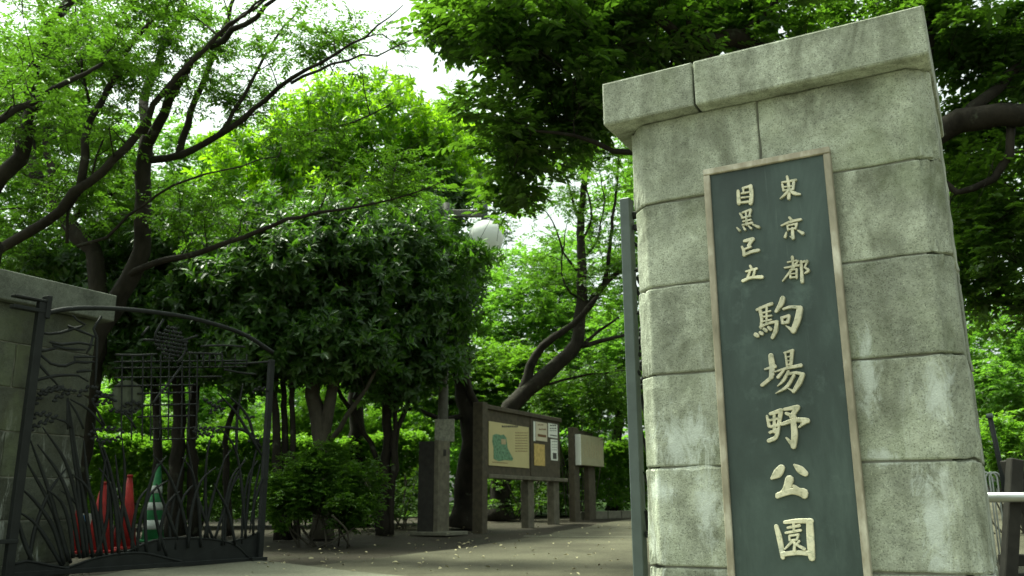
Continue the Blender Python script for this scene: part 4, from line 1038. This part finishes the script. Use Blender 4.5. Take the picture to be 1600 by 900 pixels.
b = foot(672, 13.5)
colm = empty('wooden_column', tuple(b), RZ); tag(colm, 'dark square wooden column standing before the lamp pole', 'column')
hz = at(672, 690, 13.5)[2] - b[2]
box('post', -.16, .115, -.1, .14, -.03, hz, M['dark_wood'], colm, .008)
box('post', .12, .20, -.1, .22, -.03, hz + .01, M['grey_wood'], colm, .008)
box('foot_slab', -.22, .42, -.2, .40, -.02, .035, M['kerb'], colm, .008)
box('slot', .2005, .206, .03, .10, hz - .22, hz - .12, M['dark_wood'], colm, .001)

P1 = foot(751, 14.0)
nb = empty('notice_board', tuple(P1), math.pi / 2 - GATE); tag(nb, 'large brown notice board with a cream park map and papers', 'notice board')
def bt(px, py, P=None, off=0.0):
    P = P1 if P is None else P
    q = on_plane(px, py, P + U * off, U) - P
    return float(q @ V), float(q[2])
ztop = bt(751, 629)[1]
box('post', -.10, .06, -.09, .09, -.05, ztop, M['brown_wood'], nb, .008)
L_ = bt(873, 700)[0]
zb0, zb1 = bt(757, 741)[1], bt(757, 639)[1]
nbp = box('panel', .062, L_, -.02, .05, zb0, zb1, M['brown_wood'], nb, .004)
box('top_rail', .061, L_ + .02, -.06, .07, zb1, zb1 + .07, M['brown_wood'], nb, .006)
box('ledge', .061, L_ + .12, -.12, .07, zb0 - .06, zb0, M['grey_wood'], nb, .006)
for px in (826, 866):
    s_ = bt(px, 780)[0]; gz_ = float(gh(P1[1] + s_ * V[1]) - P1[2])
    box('leg', s_ - .11, s_ + .11, -.05, .09, gz_ - .05, zb0 - .061, M['grey_wood'], nb, .006)
s_ = bt(828, 700)[0]
box('batten', s_ - .03, s_ + .03, -.035, -.0205, zb0 + .02, zb1 - .02, M['brown_wood'], nb, .003)
def sheet(name, x0, y0, x1, y1, y, mat, par, P=None, th=.008):
    a, c = bt(x0, y0, P), bt(x1, y1, P)
    lo = bt(x0, y1, P)[1]
    return box(name, a[0], c[0], y - th, y, lo, a[1], mat, par, .0015)
mp = sheet('map_sheet', 761, 658, 824, 727, -.0205, M['cream'], nb, th=.015)
def print_rect(name, x0, y0, x1, y1, mat, par, y=-.0365, P=None):
    a = bt(x0, y0, P); c = bt(x1, y1, P); lo = bt(x0, y1, P)[1]
    return box(name, a[0], c[0], y - .002, y, lo, a[1], mat, par, 0)
# printed title and text: rows of small marks in one mesh each
def marks(name, rows, mat, par, y, P=None, dash=2.2, gap=.9):
    bm = bmesh.new()
    for (x0, x1, y0, h) in rows:
        x = x0
        while x < x1:
            w = dash * rng.uniform(.6, 1.3); w = min(w, x1 - x)
            a = bt(x, y0 - h / 2, P); c = bt(x + w, y0 + h / 2, P)
            box_bm(a[0], c[0], y - .002, y, min(a[1], c[1]), max(a[1], c[1]), bm=bm)
            x += w + gap
    return mesh_bm(name, bm, mat, par)
marks('printed_title', [(781, 806, 666.5, 3.2)], M['ink'], mp, -.0365)
marks('printed_text', [(802, 821, 676.5 + 4.1 * k_ - .02 * k_, 1.3) for k_ in range(8)], M['ink_brown'], mp, -.0365, dash=3)
ol = [(767, 680), (772, 678), (780, 680), (784, 679), (788, 684), (789, 692), (790, 700), (794, 708), (799, 717), (797, 720), (786, 719), (776, 721), (768, 717), (768, 700), (766, 690)]
bm = bmesh.new()
pts = [bt(*q) for q in ol]
f1 = [bm.verts.new((a, -.0385, z_)) for a, z_ in pts]; f2 = [bm.verts.new((a, -.0365, z_)) for a, z_ in pts]
bm.faces.new(f1); bm.faces.new(f2[::-1])
for k_ in range(len(pts)): bm.faces.new((f1[k_], f2[k_], f2[(k_ + 1) % len(pts)], f1[(k_ + 1) % len(pts)]))
mesh_bm('map_print', bm, M['map_green'], mp)
print_rect('map_print', 780, 686, 787, 694, M['map_pink'], mp, -.039)
print_rect('map_print', 766, 721.5, 790, 722.3, M['ink_brown'], mp)
p_ = sheet('notice_sheet', 831.5, 658, 834.5, 689, -.0205, M['paper'], nb)
p_ = sheet('notice_sheet', 835, 658.5, 853, 688, -.0205, M['paper_pink'], nb)
marks('printed_text', [(838, 847, 664, 2), (840, 851, 671, 2.4)], M['ink_brown'], p_, -.0287, dash=2)
print_rect('printed_bar', 838, 678, 851, 682, M['ink_brown'], p_, -.0287)
p_ = sheet('notice_sheet', 854.5, 661, 869, 683, -.0205, M['paper'], nb)
marks('printed_text', [(857, 867, 665, 2.4), (857, 867, 669.5, 2.0), (857, 867, 673, 1.4)], M['ink'], p_, -.0287, dash=3)
print_rect('printed_bar', 857, 679, 868, 680.5, M['ink'], p_, -.0287)
p_ = sheet('notice_sheet', 858.5, 686, 869.5, 719, -.0205, M['paper'], nb)
marks('printed_text', [(860.5, 868, 690, 1.6), (860.5, 868, 695, 1), (860.5, 868, 699, 1), (860.5, 868, 703, 1)], M['ink'], p_, -.0287, dash=2)
print_rect('printed_picture', 861.5, 707.5, 867.5, 717, M['ink'], p_, -.0287)
p_ = sheet('notice_sheet', 832.5, 693, 849.5, 727, -.0205, M['paper_yellow'], nb)

P2 = foot(899, 17.3)
n2 = empty('notice_board', tuple(P2), math.pi / 2 - GATE); tag(n2, 'small notice panel on two posts by the kerb, right of the map board', 'notice board')
zt2 = bt(899, 669, P2)[1]
box('post', -.14, .10, -.06, .06, -.05, zt2, M['brown_wood'], n2, .006)
s_ = bt(922, 770, P2)[0]; gz_ = float(gh(P2[1] + s_ * V[1]) - P2[2])
zc0, zc1 = bt(899, 727, P2)[1], bt(899, 680, P2)[1]
box('post', s_ - .16, s_ + .16, -.05, .06, gz_ - .05, zc0 + .05, M['brown_wood'], n2, .006)
x1_ = bt(931, 700, P2)[0]
box('back_board', -.02, x1_ + .02, .062, .10, zc0 - .03, zt2 - .02, M['brown_wood'], n2, .004)
bp = box('panel', -.06, x1_, -.17, -.065, zc0, zc1, M['plate_cream'], n2, .006)
box('edge_strip', -.085, -.0605, -.175, -.064, zc0 - .005, zc1 + .003, M['paper'], n2, .003)
for k_ in range(8):
    x_ = .12 + (x1_ - .25) * k_ / 7
    box('printed_column', x_, x_ + .02, -.1725, -.1705, zc0 + .15, zc1 - .10 - .1 * rng.random(), M['map_pink'], bp, 0)

# kerb stones at the far hedge
k0, k1 = foot(905, 18.0), foot(1010, 18.6)
kd = k1 - k0; nk = 5
for k_ in range(nk):
    a = k0 + kd * k_ / nk
    o = mesh_bm('kerb_stone', box_bm(0, np.linalg.norm(kd) / nk - .012, -.07, .07, -.05, .13, .012, 2), M['kerb'])
    o.location = tuple(a); o.rotation_euler = (0, 0, math.atan2(kd[1], kd[0]))
    tag(o, ('first', 'second', 'third', 'fourth', 'fifth')[k_] + ' low kerb stone from the small notice panel edging the far hedge', 'kerb', 'kerb stones at the far hedge')
# drain line crossing the path, flush with it
d0, d1 = gp(818, 841), gp(1000, 843)
dn = np.array([0.0, .10])
strip_sheet('drain_strip', [d0[:2], d1[:2], d1[:2] + (d1 - d0)[:2]], [d0[:2] + dn, d1[:2] + dn, d1[:2] + (d1 - d0)[:2] + dn], 0.027, M['concrete'], ny=30, nx=3)

# ------------------------------------------------------------------ traffic cones behind the gate
def cone(name, label, p, h, bands, m0, m1, grp):
    root = empty(name, tuple(p), rng.uniform(0, 1)); tag(root, label, 'cone', grp)
    r0, r1 = .145, .028
    def ring(z0, z1, m, nm, e=0.0):
        f = lambda z: r0 + (r1 - r0) * (z / h) + e
        t = Tubes(); t.add(np.array([(0, 0, z0 + .03), (0, 0, (z0 + z1) / 2 + .03), (0, 0, z1 + .03)]), [f(z0), f((z0 + z1) / 2), f(z1)], 24)
        t.build(nm, m, root)
    mesh_bm('base', box_bm(-.19, .19, -.19, .19, 0, .032, .010, 2), m0, root)
    ring(0, h, m0, 'body')
    for z0, z1 in bands: ring(z0, z1, m1, 'band', .004)
    t = Tubes(); t.add(np.array([(0, 0, h + .025), (0, 0, h + .05), (0, 0, h + .055)]), [r1 + .006, r1 + .006, r1 - .008], 16); t.build('tip_collar', m0, root)
cone('traffic_cone', 'red traffic cone nearest the grey pillar behind the gate', foot(112, 10.4), .70, [], M['red'], M['white_p'], 'red traffic cones')
cone('traffic_cone', 'middle red traffic cone seen through the gate reeds', foot(158, 10.5), .74, [], M['red'], M['white_p'], 'red traffic cones')
cone('traffic_cone', 'red traffic cone next to the green striped one', foot(198, 11.0), .82, [], M['red'], M['white_p'], 'red traffic cones')
cone('traffic_cone', 'green traffic cone with white bands behind the gate', foot(242, 12.2), .96, [(.13, .25), (.38, .48), (.60, .70)], M['green_p'], M['white_p'], None)
b = foot(139, 10.9)
pt_ = empty('small_placard', tuple(b), .2); tag(pt_, 'small white and blue placard between the red cones', 'placard')
box('stake', -.012, .012, .012, .03, 0, .42, M['grey_wood'], pt_, .002)
pl_ = box('plate', -.07, .07, 0, .010, .24, .42, M['white_p'], pt_, .002)
box('print', -.062, -.01, -.0025, -.0005, .27, .40, M['blue_p'], pl_, 0)

# ------------------------------------------------------------------ right of the pale pillar: barrier, post, hoops
bb = foot(1590, 6.4)
bar_ = empty('a_frame_barrier', tuple(bb)); tag(bar_, 'dark timber trestle carrying a steel pipe right of the pale pillar', 'barrier')
zp = at(1590, 777, 6.3)[2] - bb[2]
t = Tubes(); t.add(np.array([(-.36, -.10, zp), (.4, -.10, zp), (1.6, -.10, zp)]), .034, 16); t.build('pipe', M['steel'], bar_)
ztp = at(1590, 722, 6.4)[2] - bb[2]
for x0 in (.02, 1.2):
    for sg in (-1, 1):
        bm = box_bm(-.045, .045, -.04, .04, 0, math.hypot(ztp, .17) + .02, .006)
        o = mesh_bm('leg', bm, M['dark_wood'], bar_); o.location = (x0 + sg * .17, .04 * sg + .02, 0); o.rotation_euler = (0, -sg * math.atan2(.17, ztp), 0)
box('lower_beam', -.10, 1.55, .10, .16, .13, .21, M['dark_wood'], bar_, .006)
box('foot_beam', -.12, 1.55, .10, .18, .01, .08, M['dark_wood'], bar_, .006)
q0, q1 = at(1546, 648, 7.4), at(1566, 742, 7.4)
gpost = empty('leaning_post', tuple(foot(1574, 7.4))); tag(gpost, 'thin black leaning stake at the right edge', 'post')
i0 = np.array(gpost.location)
t = Tubes(); t.add(np.array([(0, 0, -.02), q1 - i0, q0 - i0]), [.02, .02, .02], 8); t.build('stake', M['iron'], gpost)
t = Tubes(); t.add(np.array([q0 - i0 - (q0 - q1) * .06, q0 - i0 + (q0 - q1) * .02]), [.026, .024], 8); t.build('cap', M['iron_grey'], gpost)
for k_, px in enumerate((1548, 1556, 1562)):
    bq = foot(px, 8.6)
    a_ = np.linspace(0, math.pi, 12)
    t = Tubes(); hgt = at(px, 738, 8.6)[2] - bq[2]
    t.add(np.stack([.055 * np.cos(a_) , 0 * a_, hgt - .06 + .06 * np.sin(a_)], 1).tolist()[:0] + [(.055, 0, -.02)] + [(.055 * math.cos(x), 0, hgt - .06 + .06 * math.sin(x)) for x in a_] + [(-.055, 0, -.02)], .008, 6)
    o = t.build('edging_hoop', M['white_p']); o.location = tuple(bq)
    tag(o, ('leftmost', 'middle', 'rightmost')[k_] + ' of three small white wire edging hoops beside the trestle', 'hoop', 'white edging hoops')

# ------------------------------------------------------------------ fallen leaves
n = 150
px_ = rng.uniform(400, 1000, n); py_ = rng.uniform(815, 898, n)
pp = np.array([gp(a, c) for a, c in zip(px_, py_)]); pp = pp[pp[:, 1] < 22]; n = len(pp)
ex = np.stack([rng.uniform(-4, 4, 160), rng.uniform(5, 15, 160), np.zeros(160)], 1)
pp = np.vstack([pp, ex]); n = len(pp)
pp[:, 2] = gh(pp[:, 1]) + .040
th = rng.uniform(0, 6.28, n)
axl = np.stack([np.cos(th), np.sin(th), rng.normal(0, .15, n)], 1); nr = np.tile([0, 0, 1.0], (n, 1)) + rng.normal(0, .3, (n, 3))
lit = build_leaves('fallen_leaves', pp, axl, nr, rng.uniform(.02, .06, n), .5, M['litter'], None, rng.random(n), True)
tag(lit, 'scattered dry fallen leaves on the path and soil', 'leaves', kind='stuff')
